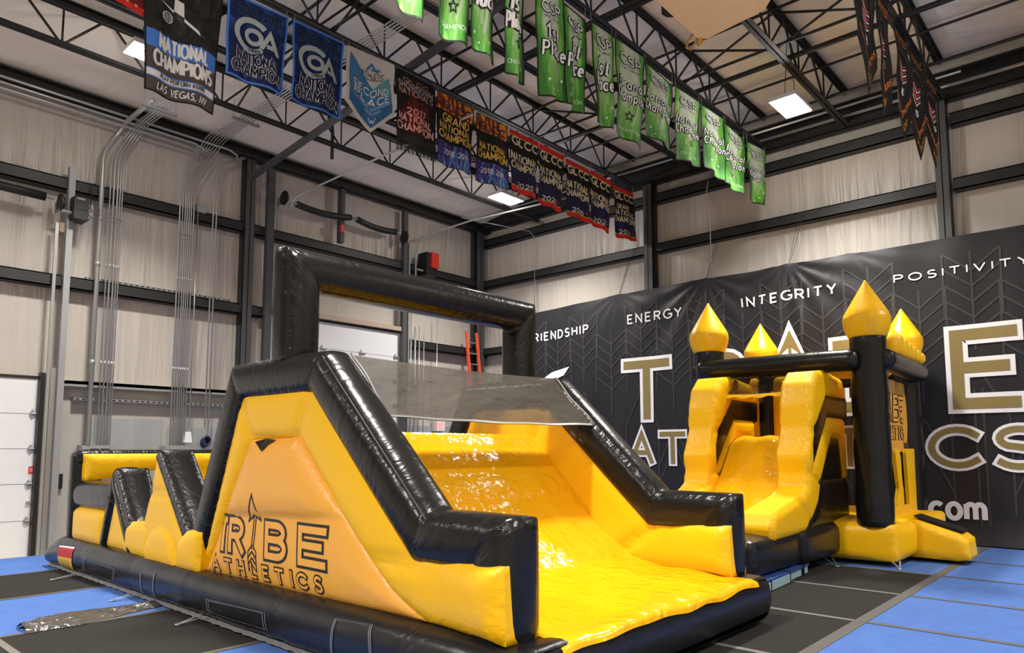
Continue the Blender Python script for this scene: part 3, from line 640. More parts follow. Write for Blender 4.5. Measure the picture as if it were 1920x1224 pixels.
run([(-12.1, 14.35, 5.1), (-12.1, 14.35, 7.3), (-12.15, 14.2, 7.45), (-12.8, 12.3, 7.5)], .009, 'galv', 'conduit', 'thin white pipe running down the gable right of the corner column', 'conduit')
# ladder leaning in the corner
ld = empty('extension_ladder', (-13.3, 14.0, ZF), 'orange red extension ladder leaning in the corner beyond the arch', 'ladder')
def lrail(y, off, z1, nm='rail'):
    a = V2(-13.35+off, y, ZF); b = V2(-13.98+off, y, z1); mb = MB(); n = 1
    mb.add([a+V2(-.03, -.035, 0), a+V2(.03, -.035, 0), a+V2(.03, .035, 0), a+V2(-.03, .035, 0), b+V2(-.03, -.035, 0), b+V2(.03, -.035, 0), b+V2(.03, .035, 0), b+V2(-.03, .035, 0)], [(0, 3, 2, 1), (4, 5, 6, 7), (0, 1, 5, 4), (1, 2, 6, 5), (2, 3, 7, 6), (3, 0, 4, 7)])
    mb.build(nm, 'redfibre', ld)
for y in (13.62, 14.02): lrail(y, 0, 4.85)
for y in (13.56, 14.08): lrail(y, .08, 3.75)
for k in range(16):
    t = (k+.5)/16.5; MB().tube([(-13.35-.63*t, 13.62, ZF+5.05*t), (-13.35-.63*t, 14.02, ZF+5.05*t)], .016, 8).build('rung', 'galv', ld)
# exit sign
ex = empty('exit_sign', (-14.2, 12.82, 2.08), 'small white exit sign with red lettering seen under the mesh net', 'sign')
MB().box((-14.295, 12.66, 2.07), (-14.16, 13.02, 2.34)).build('case', 'white', ex)
mb = MB(); draw(mb, fit_lines('EXIT', 12.72, 12.96, 2.14, 2.28), .03, lambda u, v: (-14.155, u, v), 0)
mb.build('lettering', emissive('exit_red', (1, .12, .1, 1), 2.2), ex)

# ------------------------------------------------------------------ lamps
def lamp(x, y, z, label):
    o = empty('high_bay_light', (x, y, z), label, 'ceiling light', 'high bay lights')
    a, b = .21, .38
    MB().box((x-a-.02, y-b-.02, z), (x+a+.02, y+b+.02, z+.07)).build('housing', 'white', o)
    MB().box((x-a, y-b, z-.012), (x+a, y+b, z-.001)).build('lens', 'lens', o)
    for s in (-1, 1): MB().tube([(x, y+s*b*.7, z+.07), (x, y+s*b*.2, ceil_z(x)+.02)], .006, 6).build('hanger_wire', 'steel', o)
    ld_ = bpy.data.lights.new('lamp_light', 'AREA'); ld_.shape = 'RECTANGLE'; ld_.size = a*2; ld_.size_y = b*2; ld_.energy = LAMP_W*(1.0 if y > 0 else 1.9); ld_.color = LAMP_COL
    ld_.spread = math.radians(126)
    lo = bpy.data.objects.new('lamp_light', ld_); COL.objects.link(lo); lo.parent = o; lo.location = (0, 0, -.03)
    pd = bpy.data.lights.new('ceiling_fill', 'POINT'); pd.energy = CEIL_FILL; pd.color = LAMP_COL; pd.shadow_soft_size = .12  # extra fill light added under the lens to lift the ceiling
    po = bpy.data.objects.new('ceiling_fill', pd); COL.objects.link(po); po.parent = o; po.location = (0, 0, -.16)
LLAB = ['glowing high bay light right of the green banner row', 'glowing high bay light behind the dark championship banners near the corner', 'glowing high bay light behind the black and blue Las Vegas banner']
for i, q in enumerate(LAMP_SPOTS): lamp(*q, LLAB[i] if i < 3 else 'high bay light over the mats, %s of those out of view' % ordinal(min(i-3, 7), 0) if i < 11 else 'high bay light over the mats, furthest out of view')
# heater with a cream board under it
hb = empty('unit_heater', (-4.0, 8.4, 7.45), 'cream board under the roof unit among the trusses', 'roof unit')
mb = MB(); P = [(-4.47, 7.0), (-4.47, 8.97), (-4.36, 9.03), (-3.5, 8.93), (-3.33, 8.75), (-3.33, 7.0)]; n = len(P)
mb.add([(a, b, 7.44) for a, b in P]+[(a, b, 7.5) for a, b in P], [tuple(range(n-1, -1, -1)), tuple(range(n, 2*n))]+[(i, (i+1) % n, n+(i+1) % n, n+i) for i in range(n)])
mb.build('board', simple('cream_board', (.85, .63, .36, 1), .6, noise=(1.5, .12)), hb)
MB().box((-4.3, 7.1, 7.52), (-3.5, 8.7, 8.1)).build('housing', 'galvdull', hb)
MB().tube([(-4.75, 8.5, 8.3), (-4.75, 8.5, 7.75), (-4.7, 8.5, 7.7), (-4.35, 8.62, 7.62)], .045, 12).build('elbow_pipe', 'steel', hb, True)
mb = MB(); mb.tube([(-4.55, 8.95, 7.55), (-4.72, 9.1, 7.55), (-4.76, 9.15, 7.51), (-4.7, 9.17, 7.47), (-4.5, 9.02, 7.5)], .02, 8); mb.box((-4.5, 8.95, 7.36), (-4.42, 9.0, 7.5)); mb.build('strap', simple('amber_strap', (.5, .25, .05, 1), .4), hb, True)

tag(MB().box((-14.03, 9.46, 6.72), (-13.97, 9.56, 6.9)).build('alarm_box', 'red', loc=(-14, 9.5, 6.72)), 'small red alarm box on the wall post under the sagging spring tubes', 'alarm box')
tag(MB().box((-14.2, 9.5, 6.5), (-14.03, 9.6, 7.8)).build('wall_post', 'colum', loc=(-14.1, 9.55, 6.5)), 'short dark wall post between the two sagging spring tubes', 'post')
run([(-11.2, 7.3, 8.3), (-11.95, 7.75, 8.25), (-12.0, 7.85, 8.18), (-12.0, 7.87, 8.0), (-12.0, 7.87, 7.45)], .035, 'steel', 'sprinkler_pipe', 'dark elbow pipe dropping below the first truss, left of the pointed banner', 'pipe')
# ------------------------------------------------------------------ open-web roof trusses
ZB, ZT = 7.84, 8.53
TX = [-11.84, -10.4, -8.84, -7.24, -5.64, -4.03, -2.42, -.82, .8, 2.4]
TL = ['roof truss nearest the left wall', 'roof truss between the left wall truss and the dark banner row', 'roof truss carrying the blue and dark championship banners', 'roof truss between the blue banner row and the green banner row',
      'roof truss carrying the row of green banners', 'roof truss just right of the green banners, beside the glowing lamp', 'roof truss carrying the black pennants', 'roof truss just right of the black pennants', 'second roof truss right of the black pennants', 'roof truss furthest right at the upper corner of the frame']
diag_a = diag_b = vert = None
def angle_chord(x, z, up):
    mb = MB(); s = 1 if up else -1
    for d in (-1, 1): mb.box((x+d*.012, YF, z), (x+d*.075, 14.2, z+.012*s)); mb.box((x+d*.012, YF, z), (x+d*.024, 14.2, z-.06*s))
    return mb
NODE0, DY = 9.21-1.24*10, 1.24
for ti, x in enumerate(TX):
    t = empty('roof_truss', (x, 14.2, ZB), 'dark steel '+TL[ti], 'roof truss', 'roof trusses')
    zo = (-.18, -.06)[ti] if ti < 2 else 0; t.location.z += zo
    angle_chord(x, ZB+0, False).build('bottom_chord', 'steel', t).location.z = -ZB; angle_chord(x, ZT, True).build('top_chord', 'steel', t).location.z = -ZB
    for k in range(0, 14):
        y = NODE0+DY*k
        for kind, (a, b) in (('v', ((0, 0), (0, 1))), ('a', ((0, 0), (.5, 1))), ('b', ((0, 0), (-.5, 1)))):
            if y+DY*b[0] > 14.2: continue
            key = {'v': vert, 'a': diag_a, 'b': diag_b}[kind]
            if key is None:
                o = MB().tube([(0, 0, 0), (0, DY*b[0], ZT-ZB)], .016 if kind == 'v' else .02, 6).build('web_bar', 'steel'); o.parent = t
                if kind == 'v': vert = o
                elif kind == 'a': diag_a = o
                else: diag_b = o
            else:
                o = key.copy(); COL.objects.link(o); o.parent = t
            o.location = (0, y-14.2, 0)
def rod_x(y, z, r, label, x0=-10.6, x1=3.0): tag(MB().tube([(x0, y, z), (x1, y, z)], r, 8).build('bridging_rod', 'steel', smooth=True, loc=((x0+x1)/2, y, z)), label, 'bridging rod')
for i, (y, nm) in enumerate(((12.85, 'nearest the gable'), (10.6, 'second from the gable'), (8.15, 'third from the gable'), (5.7, 'fourth from the gable'), (3.1, 'fifth from the gable'))):
    rod_x(y, ZB+.03, .024, 'lower dark bridging rod across the trusses, '+nm, -10.6); rod_x(y, ZT-.05, .024, 'upper dark bridging rod across the trusses, '+nm, -10.6)
rod_x(11.3, 8.0, .045, 'thick dark sprinkler pipe crossing the trusses between the last two green banners and the gable')
rod_x(8.9, 8.36, .045, 'thick dark sprinkler pipe crossing the trusses above the cream board')
rod_x(4.3, 8.2, .05, 'thick dark sprinkler pipe crossing the trusses near the left lamp')
for y, w2 in ((5.75, 'near the Las Vegas banner'), (10.65, 'near the corner lamp')):
    for i in range(len(TX)-3):
        for s in (0, 1):
            a, b = (ZB, ZT-.07) if s else (ZT-.07, ZB)
            tag(MB().tube([(TX[i], y, a+(-.18, -.06, 0)[min(i, 2)]), (TX[i+1], y, b+(-.06, 0)[min(i, 1)])], .02, 6).build('cross_brace', 'steel', loc=(TX[i], y, a)), ('rising' if s else 'falling')+' dark cross brace %s, %s gap from the left wall' % (w2, ordinal(i, 0)), 'cross brace', 'cross braces between the trusses')
# struts carrying the conduit rack
for i, (x, y0, y1, z) in enumerate(((-12.75, 4.5, 5.1, 7.6), (-12.6, 6.05, 6.6, 7.87), (-9.9, 6.05, 6.6, 7.87), (-7.2, 6.05, 6.6, 7.87))):
    o = empty('conduit_strut', (x, (y0+y1)/2, z), ordinal(i, 4)+' slotted strut from the left wall that carries the conduit rack', 'strut')
    MB().box((x-.03, y0, z-.02), (x+.03, y1, z+.02)).build('channel', 'galvdull', o)
    for y in (y0+.03, y1-.03): MB().tube([(x, y, z), (x, y, ceil_z(x)-.01)], .006, 6).build('threaded_rod', 'galvdull', o)
# ------------------------------------------------------------------ hanging banners
def C(r, g, b): return lin(r, g, b)
def flat(name, c, rough=.7): return simple(name, c, rough, spec=.25)
WH = flat('white_print', (.78, .78, .78, 1)); BK = flat('black_cloth', (.012, .012, .013, 1)); GREYP = flat('pale_grey_print', (.42, .47, .48, 1))
BLUEB = flat('bright_blue_print', (.07, .22, .68, 1)); REDP = flat('red_print', (.62, .03, .025, 1)); YEL = flat('gold_print', (.78, .52, .12, 1)); ORG = flat('orange_print', (.85, .25, .04, 1))
PINK = flat('pink_print', (.75, .38, .33, 1)); CREAM = flat('cream_print', (.72, .66, .52, 1)); NAVY = flat('navy_print', (.010, .013, .045, 1))
LVB = cloth_pattern('dark_photo_print', [(.35, (.008, .008, .009, 1)), (.62, (.03, .027, .027, 1)), (.8, (.16, .15, .15, 1))], (4, 5), 2)
LVG = flat('brown_grey_print', (.085, .068, .066, 1))
COA = cloth_pattern('blue_swirl_print', [(.2, (.006, .01, .05, 1)), (.5, (.010, .022, .10, 1)), (.75, (.03, .09, .28, 1))], (3, 3), 2.5)
SHOW = cloth_pattern('red_lightning_print', [(.30, (.014, .010, .011, 1)), (.45, (.11, .012, .014, 1)), (.58, (.30, .03, .02, 1)), (.72, (.08, .012, .012, 1))], (4, 6), 3, (0, 0), 5, center=(.5, .42, 1.3, 1.6))
FIRE = cloth_pattern('orange_flame_print', [(.35, (.012, .010, .012, 1)), (.50, (.30, .05, .01, 1)), (.62, (.85, .32, .03, 1)), (.8, (.9, .55, .1, 1))], (8, 3), 1.5)
FLAME_BLUE = cloth_pattern('blue_flame_print', [(.3, (.02, .02, .06, 1)), (.48, (.07, .05, .30, 1)), (.58, (.10, .28, .62, 1)), (.75, (.45, .72, .85, 1))], (7, 4), 1.5)
GREEN = [cloth_pattern('green_splash_print_%s' % n, [(.0, (.04, .16, .025, 1)), (.20, (.085, .30, .045, 1)), (.38, (.20, .43, .10, 1)), (.53, (.45, .53, .40, 1)), (.75, (.55, .60, .53, 1))], (4+i, 3), 1.6, (0, .25-.0*i), 5, center=(.5, .62, 1.5+.2*i, .9)) for i, n in enumerate(('one', 'two', 'three'))]
SKYB = flat('mid_blue_print', (.05, .20, .42, 1)); SKYD = flat('deep_blue_print', (.03, .14, .33, 1)); TEAL = flat('grey_teal_print', (.12, .32, .42, 1))

def banner(name, label, cat, group, X, TLc, TRc, BRc, BLc, mats, bands=None, art=(), amp=.035, freq=1.6, ph=0.0, bottom=None, ns=44, nt=44, outline=None):
    """cloth hanging in the plane x = X; corners are (y, z) of the top left, top right, bottom right, bottom left as seen from the hall"""
    c = [V2(*q) for q in (TLc, TRc, BRc, BLc)]
    W = (np.linalg.norm(c[1]-c[0])+np.linalg.norm(c[2]-c[3]))/2; H = (np.linalg.norm(c[3]-c[0])+np.linalg.norm(c[2]-c[1]))/2
    def pos(s, t, off=0.0):
        q = c[0]*(1-s)*(1-t)+c[1]*s*(1-t)+c[2]*s*t+c[3]*(1-s)*t
        dz = -bottom(s)*t if bottom else 0
        x = X+amp*min(1, t*1.6)*math.sin(2*PI*freq*s+ph+.8*t)+.012*math.sin(9*t+ph*2)
        return (x+off, q[0], q[1]+dz)
    mb = MB(); ts = set(np.linspace(0, 1, nt+1).tolist())
    if bands: ts |= {b[0] for b in bands}
    ts = sorted(ts); P = []; UV = []
    for t in ts:
        for i in range(ns+1): P.append(pos(i/ns, t)); UV.append((i/ns, 1-t))
    base = len(mb.v); mb.add(P, [], 0, UV)
    for j in range(len(ts)-1):
        mi = 0
        if bands:
            for b in bands:
                if ts[j] >= b[0]-1e-6: mi = b[1]
        for i in range(ns): mb.f.append(tuple(q+base for q in (j*(ns+1)+i, (j+1)*(ns+1)+i, (j+1)*(ns+1)+i+1, j*(ns+1)+i+1))); mb.m.append(mi)
    # art in (0..1, 0..1) with v up
    if outline is not None:
        mi, wd = outline; e = wd/2
        for pl in ([(e/W, 0), (e/W, 1)], [(1-e/W, 0), (1-e/W, 1)]):
            draw(mb, [[(p[0]*W, p[1]*H) for p in pl]], wd, lambda u, v: pos(u/W, 1-v/H, .005), mi, step=.06)
        for v0 in (e/H, 1-e/H): draw(mb, [[(0, v0*H), (W, v0*H)]], wd, lambda u, v: pos(u/W, 1-v/H, .005), mi, step=.05)
    for a in art:
        k = a[0]
        if k == 't':      # text, x0, x1, y0, y1, weight, material, layer[, shear]
            _, tx, x0, x1, y0, y1, wt, mi, ly = a[:9]; sh = a[9] if len(a) > 9 else 0
            L = fit_lines(tx, x0*W, x1*W, y0*H, y1*H, a[10] if len(a) > 10 else .26, sh)
            draw(mb, L, wt*(y1-y0)*H, lambda u, v: pos(u/W, 1-v/H, (.010+.004*ly)), mi, ext=.0, step=.05)
        elif k == 'l':    # polylines, width (m), material, layer
            _, Ls, wd, mi, ly = a
            draw(mb, [[(p[0]*W, p[1]*H) for p in pl] for pl in Ls], wd, lambda u, v: pos(u/W, 1-v/H, (.010+.004*ly)), mi, step=.05)
        elif k == 'p':    # filled polygon
            _, pl, mi, ly = a; poly_fill(mb, [(p[0]*W, p[1]*H) for p in pl], lambda u, v: pos(u/W, 1-v/H, (.010+.004*ly)), mi, .04)
    o = mb.build(name, mats, smooth=True, loc=pos(.5, 0))
    tz = MB()
    for s in (.03, .97):
        q = pos(s, 0)
        if q[2] < 7.95: tz.tube([(q[0]+.004, q[1], q[2]-.02), (X+.0, q[1], max(q[2]+.03, 7.86))], .0045, 5)
    if tz.v: tz.build('tie', 'galvdull', o).location = -o.location
    return tag(o, label, cat, group)
def yz(px, py, X): p = onX(px, py, X); return (p[1], p[2])
def drop(q, z=7.82): return (q[0], z)
def star(cx, cy, r, asp): return [(cx+r*(1 if k % 2 == 0 else .42)*math.sin(PI*k/5)*asp, cy+r*(1 if k % 2 == 0 else .42)*math.cos(PI*k/5)) for k in range(10)]
XB = -8.80
# red banner cut by the top of the frame
banner('championship_banner', 'red banner with outlined lettering and a row of bulbs, cut by the top edge', 'banner', 'dark banner row', XB, (1.62, 8.1), (3.11, 8.1), yz(279, 34, XB), (1.62, 6.93),
       [flat('maroon_print', (.16, .012, .014, 1)), PINK, flat('bulb_print', (.95, .35, .25, 1)), REDP], [(0, 0), (.93, 3)],
       [('t', 'CHAMPION', .06, .99, .13, .42, .05, 1, 0)]+[('p', [(x+.012*math.cos(a), .06+.016*math.sin(a)) for a in np.linspace(0, 2*PI, 9)[:-1]], 2, 0) for x in np.linspace(.05, .97, 14)])
# black and blue banner
TLq = drop(yz(288, 0, XB), 7.82); TRq = drop(yz(420, 0, XB), 7.82)
banner('championship_banner', 'black and blue banner reading national champions, Las Vegas, NV', 'banner', 'dark banner row', XB, (3.05, 7.82), (4.05, 7.82), yz(402, 214, XB), yz(267, 168, XB), [LVB, BLUEB, LVG, WH, BK, BLUEB],
       [(0, 0), (.58, 1), (.70, 2), (.845, 5), (.853, 3), (.895, 5), (.903, 2)],
       [('t', '2018', .30, .78, .86, .93, .14, 3, 0), ('t', 'CHAMPIONSHIP', .10, .92, .955, .985, .08, 3, 0), ('t', 'NATIONAL', .2, .84, .315, .405, .2, 3, 0), ('t', 'CHAMPIONS', .12, .92, .19, .285, .2, 3, 0),
        ('t', 'PLAY PERFORM INSPIRE', .22, .82, .112, .14, .16, 4, 1), ('t', 'LAS VEGAS, NV', .17, .86, .03, .075, .16, 3, 0, .2),
        ('p', [(.18, .64), (.38, .60), (.38, .70), (.50, .69), (.52, .57), (.72, .50), (.70, .53), (.5, .60)], 3, 0),
        ('l', [[(.30+.07*math.cos(a), .55+.035*math.sin(a)) for a in np.linspace(0, 2*PI, 17)]]+[[(.25+.025*k, .525), (.25+.025*k, .575)] for k in range(5)], .008, 3, 0)], outline=(4, .02), amp=.05)
def coa(px, label, ph):
    q = [yz(x, y, XB) for x, y in px]
    bg = [('t', '2020-2021', .17, .86, .80, .90, .26, 1, 0), ('t', '2020-2021', .17, .86, .80, .90, .2, 3, 1),
          ('l', [[(.42+.26*math.cos(math.radians(a)), .58+.175*math.sin(math.radians(a))) for a in range(42, 320, 9)]], .075, 2, 0), ('l', [[(.45+.12*math.cos(math.radians(a)), .575+.075*math.sin(math.radians(a))) for a in range(0, 361, 15)]], .06, 2, 1),
          ('l', [[(.58, .47), (.70, .66), (.86, .42)], [(.66, .51), (.8, .50)]], .06, 2, 1), ('t', 'CHEER & DANCE', .38, .86, .395, .43, .2, 3, 2),
          ('t', 'NATIONAL', .18, .86, .235, .355, .30, 5, 0), ('t', 'NATIONAL', .18, .86, .235, .355, .19, 4, 1), ('t', 'CHAMPION', .1, .92, .085, .205, .30, 5, 0), ('t', 'CHAMPION', .1, .92, .085, .205, .19, 4, 1)]
    banner('championship_banner', label, 'banner', 'dark banner row', XB, *q, [COA, BLUEB, GREYP, BK, NAVY, WH], [(0, 0)], bg, outline=(1, .03), ph=ph)
coa([(427, -18), (541, 33), (530, 178), (420, 138)], 'left one of the two blue national champion banners dated 2020-2021', 0)
coa([(549, 36), (645, 81), (640, 223), (544, 186)], 'right one of the two blue national champion banners dated 2020-2021', 1.2)
# white and blue pennant
q = [yz(x, y, XB) for x, y in ((651, 84), (739, 122), (741, 217), (646, 188))]
tipz = yz(694, 248, XB)[1]; mid = (q[2][1]+q[3][1])/2
banner('pennant_banner', 'white and blue pointed banner reading second place', 'banner', 'dark banner row', XB, *q, [flat('white_cloth', (.62, .60, .57, 1)), SKYB, BK, WH, TEAL, SKYD], [(0, 0)],
       [('p', [(.06, .90), (.06, .09), (.5, .05), (.94, .09), (.92, .62), (.55, .55)], 1, 0), ('p', [(.55, .55), (.88, .72), (.94, .40)], 4, 1), ('p', [(.06, .25), (.5, .22), (.94, .25), (.94, .09), (.5, .05), (.06, .09)], 5, 1),
        ('l', [[(.4, .77), (.5, .87), (.62, .77)], [(.5, .8), (.68, .8)]], .03, 1, 0), ('t', 'ATHLETIC', .3, .76, .69, .75, .18, 2, 0), ('l', [[(.34, .665), (.74, .665)]], .008, 2, 0),
        ('t', 'SECOND', .13, .85, .44, .53, .2, 3, 2, .1), ('t', 'PLACE', .15, .87, .31, .41, .2, 3, 2, .1), ('t', 'NATIONAL CHAMPIONSHIP', .16, .88, .26, .29, .14, 3, 2), ('t', '2022-2023', .38, .66, .20, .225, .16, 3, 2), ('l', [[(.44, .14), (.48, .1), (.5, .14), (.53, .1), (.57, .15)]], .012, 3, 2)],
       bottom=lambda s: (mid-tipz)*(1-abs(2*s-1)), ph=.5, amp=.02)
# dark red showdown banner with a fringe
q = [yz(x, y, XB) for x, y in ((741, 126), (817, 165), (817, 288), (743, 262))]
o = banner('championship_banner', 'dark red fringed banner reading showdown nationals, 2017 national champion', 'banner', 'dark banner row', XB, *q, [SHOW, PINK, WH, BK, flat('charcoal_cloth', (.03, .027, .03, 1))], [(0, 0), (.86, 4)],
       [('t', 'GLCC', .2, .8, .885, .935, .14, 1, 0), ('t', 'SHOWDOWN', .08, .92, .80, .87, .3, 2, 0), ('t', 'SHOWDOWN', .08, .92, .80, .87, .16, 3, 1), ('t', 'NATIONALS', .08, .92, .70, .78, .14, 1, 0), ('t', '2017', .28, .72, .44, .52, .2, 1, 0), ('t', 'NATIONAL', .08, .9, .33, .42, .22, 1, 0), ('t', 'CHAMPION', .05, .94, .2, .3, .22, 1, 0)], ph=2)
mb = MB()
for k in range(34):
    s = k/33; y = q[3][0]+(q[2][0]-q[3][0])*s; z = q[3][1]+(q[2][1]-q[3][1])*s; mb.tube([(XB+.01*math.sin(k), y, z+.02), (XB+.012*math.cos(k*2), y+.003, z-.15)], .006, 5)
fr = mb.build('fringe', BK); fr.parent = o; fr.location = -o.location
# two flame banners
def flame(px, big, label, ph):
    q = [yz(x, y, XB) for x, y in px]
    art = [('t', 'GLCC', .1, .9, .80, .90, .24, 4, 0)]
    if big: art += [('t', 'GRAND', .15, .85, .62, .72, .2, 2, 1), ('t', 'NATIONAL', .08, .92, .50, .59, .2, 2, 1), ('t', 'CHAMPION', .05, .95, .37, .47, .2, 2, 1)]
    else: art += [('t', 'NATIONAL', .1, .9, .50, .59, .2, 2, 1), ('t', 'CHAMPION', .06, .94, .37, .47, .2, 2, 1)]
    art += [('t', '2018 2019', .2, .85, .16, .23, .18, 3, 1)]
    banner('championship_banner', label, 'banner', 'dark banner row', XB, *q, [FIRE, BK, YEL, WH, flat('purple_print', (.06, .03, .10, 1)), FLAME_BLUE], [(0, 0), (.24, 1), (.68, 5)], art, ph=ph, outline=(1, .012))
flame(((819, 168), (889, 206), (884, 328), (817, 303)), True, 'flame banner reading grand national champion, 2018 2019, above blue flames', .3)
flame(((893, 209), (953, 238), (955, 356), (890, 338)), False, 'flame banner reading national champion, 2018 2019, beside the navy banners', 1.7)
# five navy banners with red ends
def glcc(px, yr, grand, label, ph):
    q = [yz(x, y, XB) for x, y in px]
    art = [('t', 'GLCC', .06, .92, .77, .89, .25, 2, 0), ('t', '2020' if yr == 0 else '2021', .25, .78, .10, .17, .22, 3, 0), ('p', star(.9, .15, .025, 1.6), 4, 0)]
    if grand: art += [('t', 'GRAND', .15, .7, .58, .66, .2, 2, 0), ('t', 'NATIONAL', .05, .95, .46, .55, .2, 2, 0), ('t', 'CHAMPION', .05, .95, .33, .43, .2, 2, 0)]
    else: art += [('t', 'NATIONAL', .04, .96, .52, .63, .2, 2, 0), ('t', 'CHAMPION', .04, .96, .38, .49, .2, 2, 0)]
    banner('championship_banner', label, 'banner', 'navy banners with red ends', XB, *q, [NAVY, BK, CREAM, WH, REDP, YEL, flat('indigo_print', (.022, .022, .075, 1))], [(0, 4), (.085, 5), (.097, 1), (.45, 0), (.6, 6), (.91, 5), (.92, 4)], art, ph=ph)
glcc(((955, 240), (1010, 267), (1006, 375), (957, 355)), 0, False, 'navy banner with red ends dated 2020, first from the flame banners', 0)
glcc(((1011, 268), (1058, 292), (1053, 398), (1007, 378)), 0, False, 'navy banner with red ends dated 2020, second from the flame banners', 1.4)
glcc(((1061, 296), (1105, 318), (1103, 418), (1063, 402)), 0, False, 'navy banner with red ends dated 2020, third from the flame banners', 2.8)
glcc(((1106, 318), (1145, 340), (1144, 438), (1104, 418)), 1, False, 'navy banner with red ends dated 2021, second from the end of the row', .7)
glcc(((1149, 345), (1188, 362), (1193, 453), (1153, 444)), 0, True, 'navy banner with red ends reading grand national champion, last of the row', 2.1)
# ---- green banners
XG = -5.60
def green(px, words, label, ph, k, crop=False):
    q = [yz(x, y, XG) for x, y in px]
    if crop: q[0] = (q[3][0], 7.82); q[1] = (q[2][0], 7.82)
    a = [('t', 'CSP', .22, .82, .80, .89, .34, 1, 0, -.1), ('t', 'CSP', .22, .82, .80, .89, .16, 2, 1, -.1), ('t', 'SPIRIT GROUP', .25, .8, .745, .765, .16, 1, 0)]
    rows = {'first': [('1st', .26, .78, .54, .68), ('Place', .12, .9, .38, .51)], 'grand': [('Grand', .14, .84, .54, .64), ('Champion', .04, .97, .41, .51)], 'national': [('National', .07, .93, .54, .64), ('Champion', .04, .97, .40, .51)]}[words]
    for tx, x0, x1, y0, y1 in rows: a += [('t', tx, x0, x1, y0, y1, .34, 1, 0, .2, .36), ('t', tx, x0, x1, y0, y1, .15, 2, 1, .2, .36)]
    a += [('l', [star(.5, .26, .05, 1.9)+star(.5, .26, .05, 1.9)[:1]], .014, 1, 0)] if k % 2 else [('p', star(.25, .16, .022, 1.9), 2, 0), ('p', star(.78, .2, .02, 1.9), 2, 0), ('p', star(.62, .1, .018, 1.9), 2, 0), ('p', star(.35, .08, .014, 1.9), 2, 0)]
    a += [('t', 'CHAMPION', .15, .85, .09, .125, .1, 2, 0)] if k % 2 else []
    banner('green_banner', label, 'banner', 'green banner row', XG, *q, [GREEN[k % 3], BK, WH], None, a, ph=ph, outline=(1, .022), amp=.045, freq=1.3)
GP = [(((700, -60), (792, -20), (789, 46), (728, 0)), 'first', 'green banner at the left end of the row, only its lower edge in view', True),
      (((815, 0), (885, 0), (880, 88), (818, 66)), 'first', 'bright green banner second from the left end of the row', True),
      (((886, 0), (940, 0), (929, 122), (882, 85)), 'first', 'green first place banner third from the left end of the row', True),
      (((943, 0), (994, 0), (984, 160), (949, 133)), 'first', 'green first place banner fourth from the left end of the row', True),
      (((1004, -30), (1056, 0), (1072, 194), (1014, 178)), 'first', 'green first place banner that overlaps its right neighbour', False),
      (((1056, 2), (1099, 38), (1090, 218), (1060, 195)), 'first', 'green first place banner partly hidden behind the overlapping one', False),
      (((1106, 38), (1148, 66), (1150, 245), (1116, 231)), 'first', 'green first place banner just left of the grand champion one', False),
      (((1152, 68), (1209, 108), (1205, 280), (1153, 247)), 'grand', 'green banner reading grand champion in the middle of the row', False),
      (((1209, 112), (1262, 161), (1259, 282), (1210, 250)), 'national', 'green national champion banner right of the grand champion one', False),
      (((1264, 160), (1311, 191), (1313, 313), (1272, 297)), 'national', 'green national champion banner fourth from the right end', False),
      (((1314, 194), (1357, 222), (1358, 341), (1324, 312)), 'national', 'green national champion banner third from the right end', False),
      (((1358, 228), (1396, 262), (1391, 367), (1357, 343)), 'national', 'green national champion banner second from the right end', False),
      (((1398, 264), (1434, 281), (1435, 388), (1403, 373)), 'national', 'green national champion banner last of the row by the gable', False)]
for k, (px, wds, lab, cr) in enumerate(GP): green(px, wds, lab, k*1.1, k, cr)
# ---- black pennants
XK = -2.42
GLOWO = flat('amber_print', (.85, .35, .05, 1))
def pennant(y0, y1, zs, ztip, label, ph, yr):
    a = [('l', [[(.5+.33*math.cos(t), .62+.20*math.sin(t)) for t in np.linspace(0, 2*PI, 26)]], .03, 1, 0), ('t', 'CHAMPIONS', .08, .92, .20, .26, .2, 2, 0), ('t', yr, .38, .66, .08, .13, .2, 3, 0), ('t', 'UNITED', .12, .88, .88, .94, .14, 2, 0)]
    for k in range(6): a.append(('p', [(.3, .52+.03*k), (.7, .50+.03*k), (.7, .515+.03*k), (.3, .535+.03*k)], 4 if k % 2 else 5, 0))
    a.append(('p', [(.42, .40), (.58, .40), (.54, .47), (.46, .47)], 5, 0))
    banner('pennant_banner', label, 'banner', 'black pennants', XK, (y0, 7.82), (y1, 7.82), (y1, zs), (y0, zs), [BK, flat('dark_grey_print', (.06, .055, .05, 1)), ORG, GLOWO, REDP, WH], None, a, bottom=lambda s: (zs-ztip)*(1-abs(2*s-1)), ph=ph, amp=.03, freq=.8)
def pen(pl, pr, ps, pt, label, ph, yr):
    a = onX(*pl, XK); b = onX(*pr, XK); t = onX(*pt, XK); s_ = onX(*ps, XK)
    y1 = max(b[1], a[1]+.5); pennant(a[1], y1, s_[2], t[2], label, ph, yr)
pen((1600, 0), (1640, 0), (1638, 118), (1618, 168), 'black pennant leftmost of the five, dated 2021', 0, '2021')
pen((1642, 30), (1666, 50), (1664, 180), (1660, 214), 'black pennant second of the five, behind the gap in the row', 1, '2020')
pen((1676, 60), (1702, 95), (1703, 205), (1692, 254), 'black pennant in the middle of the five', 2, '2022')
pen((1703, 100), (1728, 150), (1730, 235), (1720, 296), 'black pennant second from the gable column', 3, '2021')
pen((1734, 160), (1755, 185), (1765, 272), (1751, 316), 'black pennant nearest the gable column', 4, '2021')

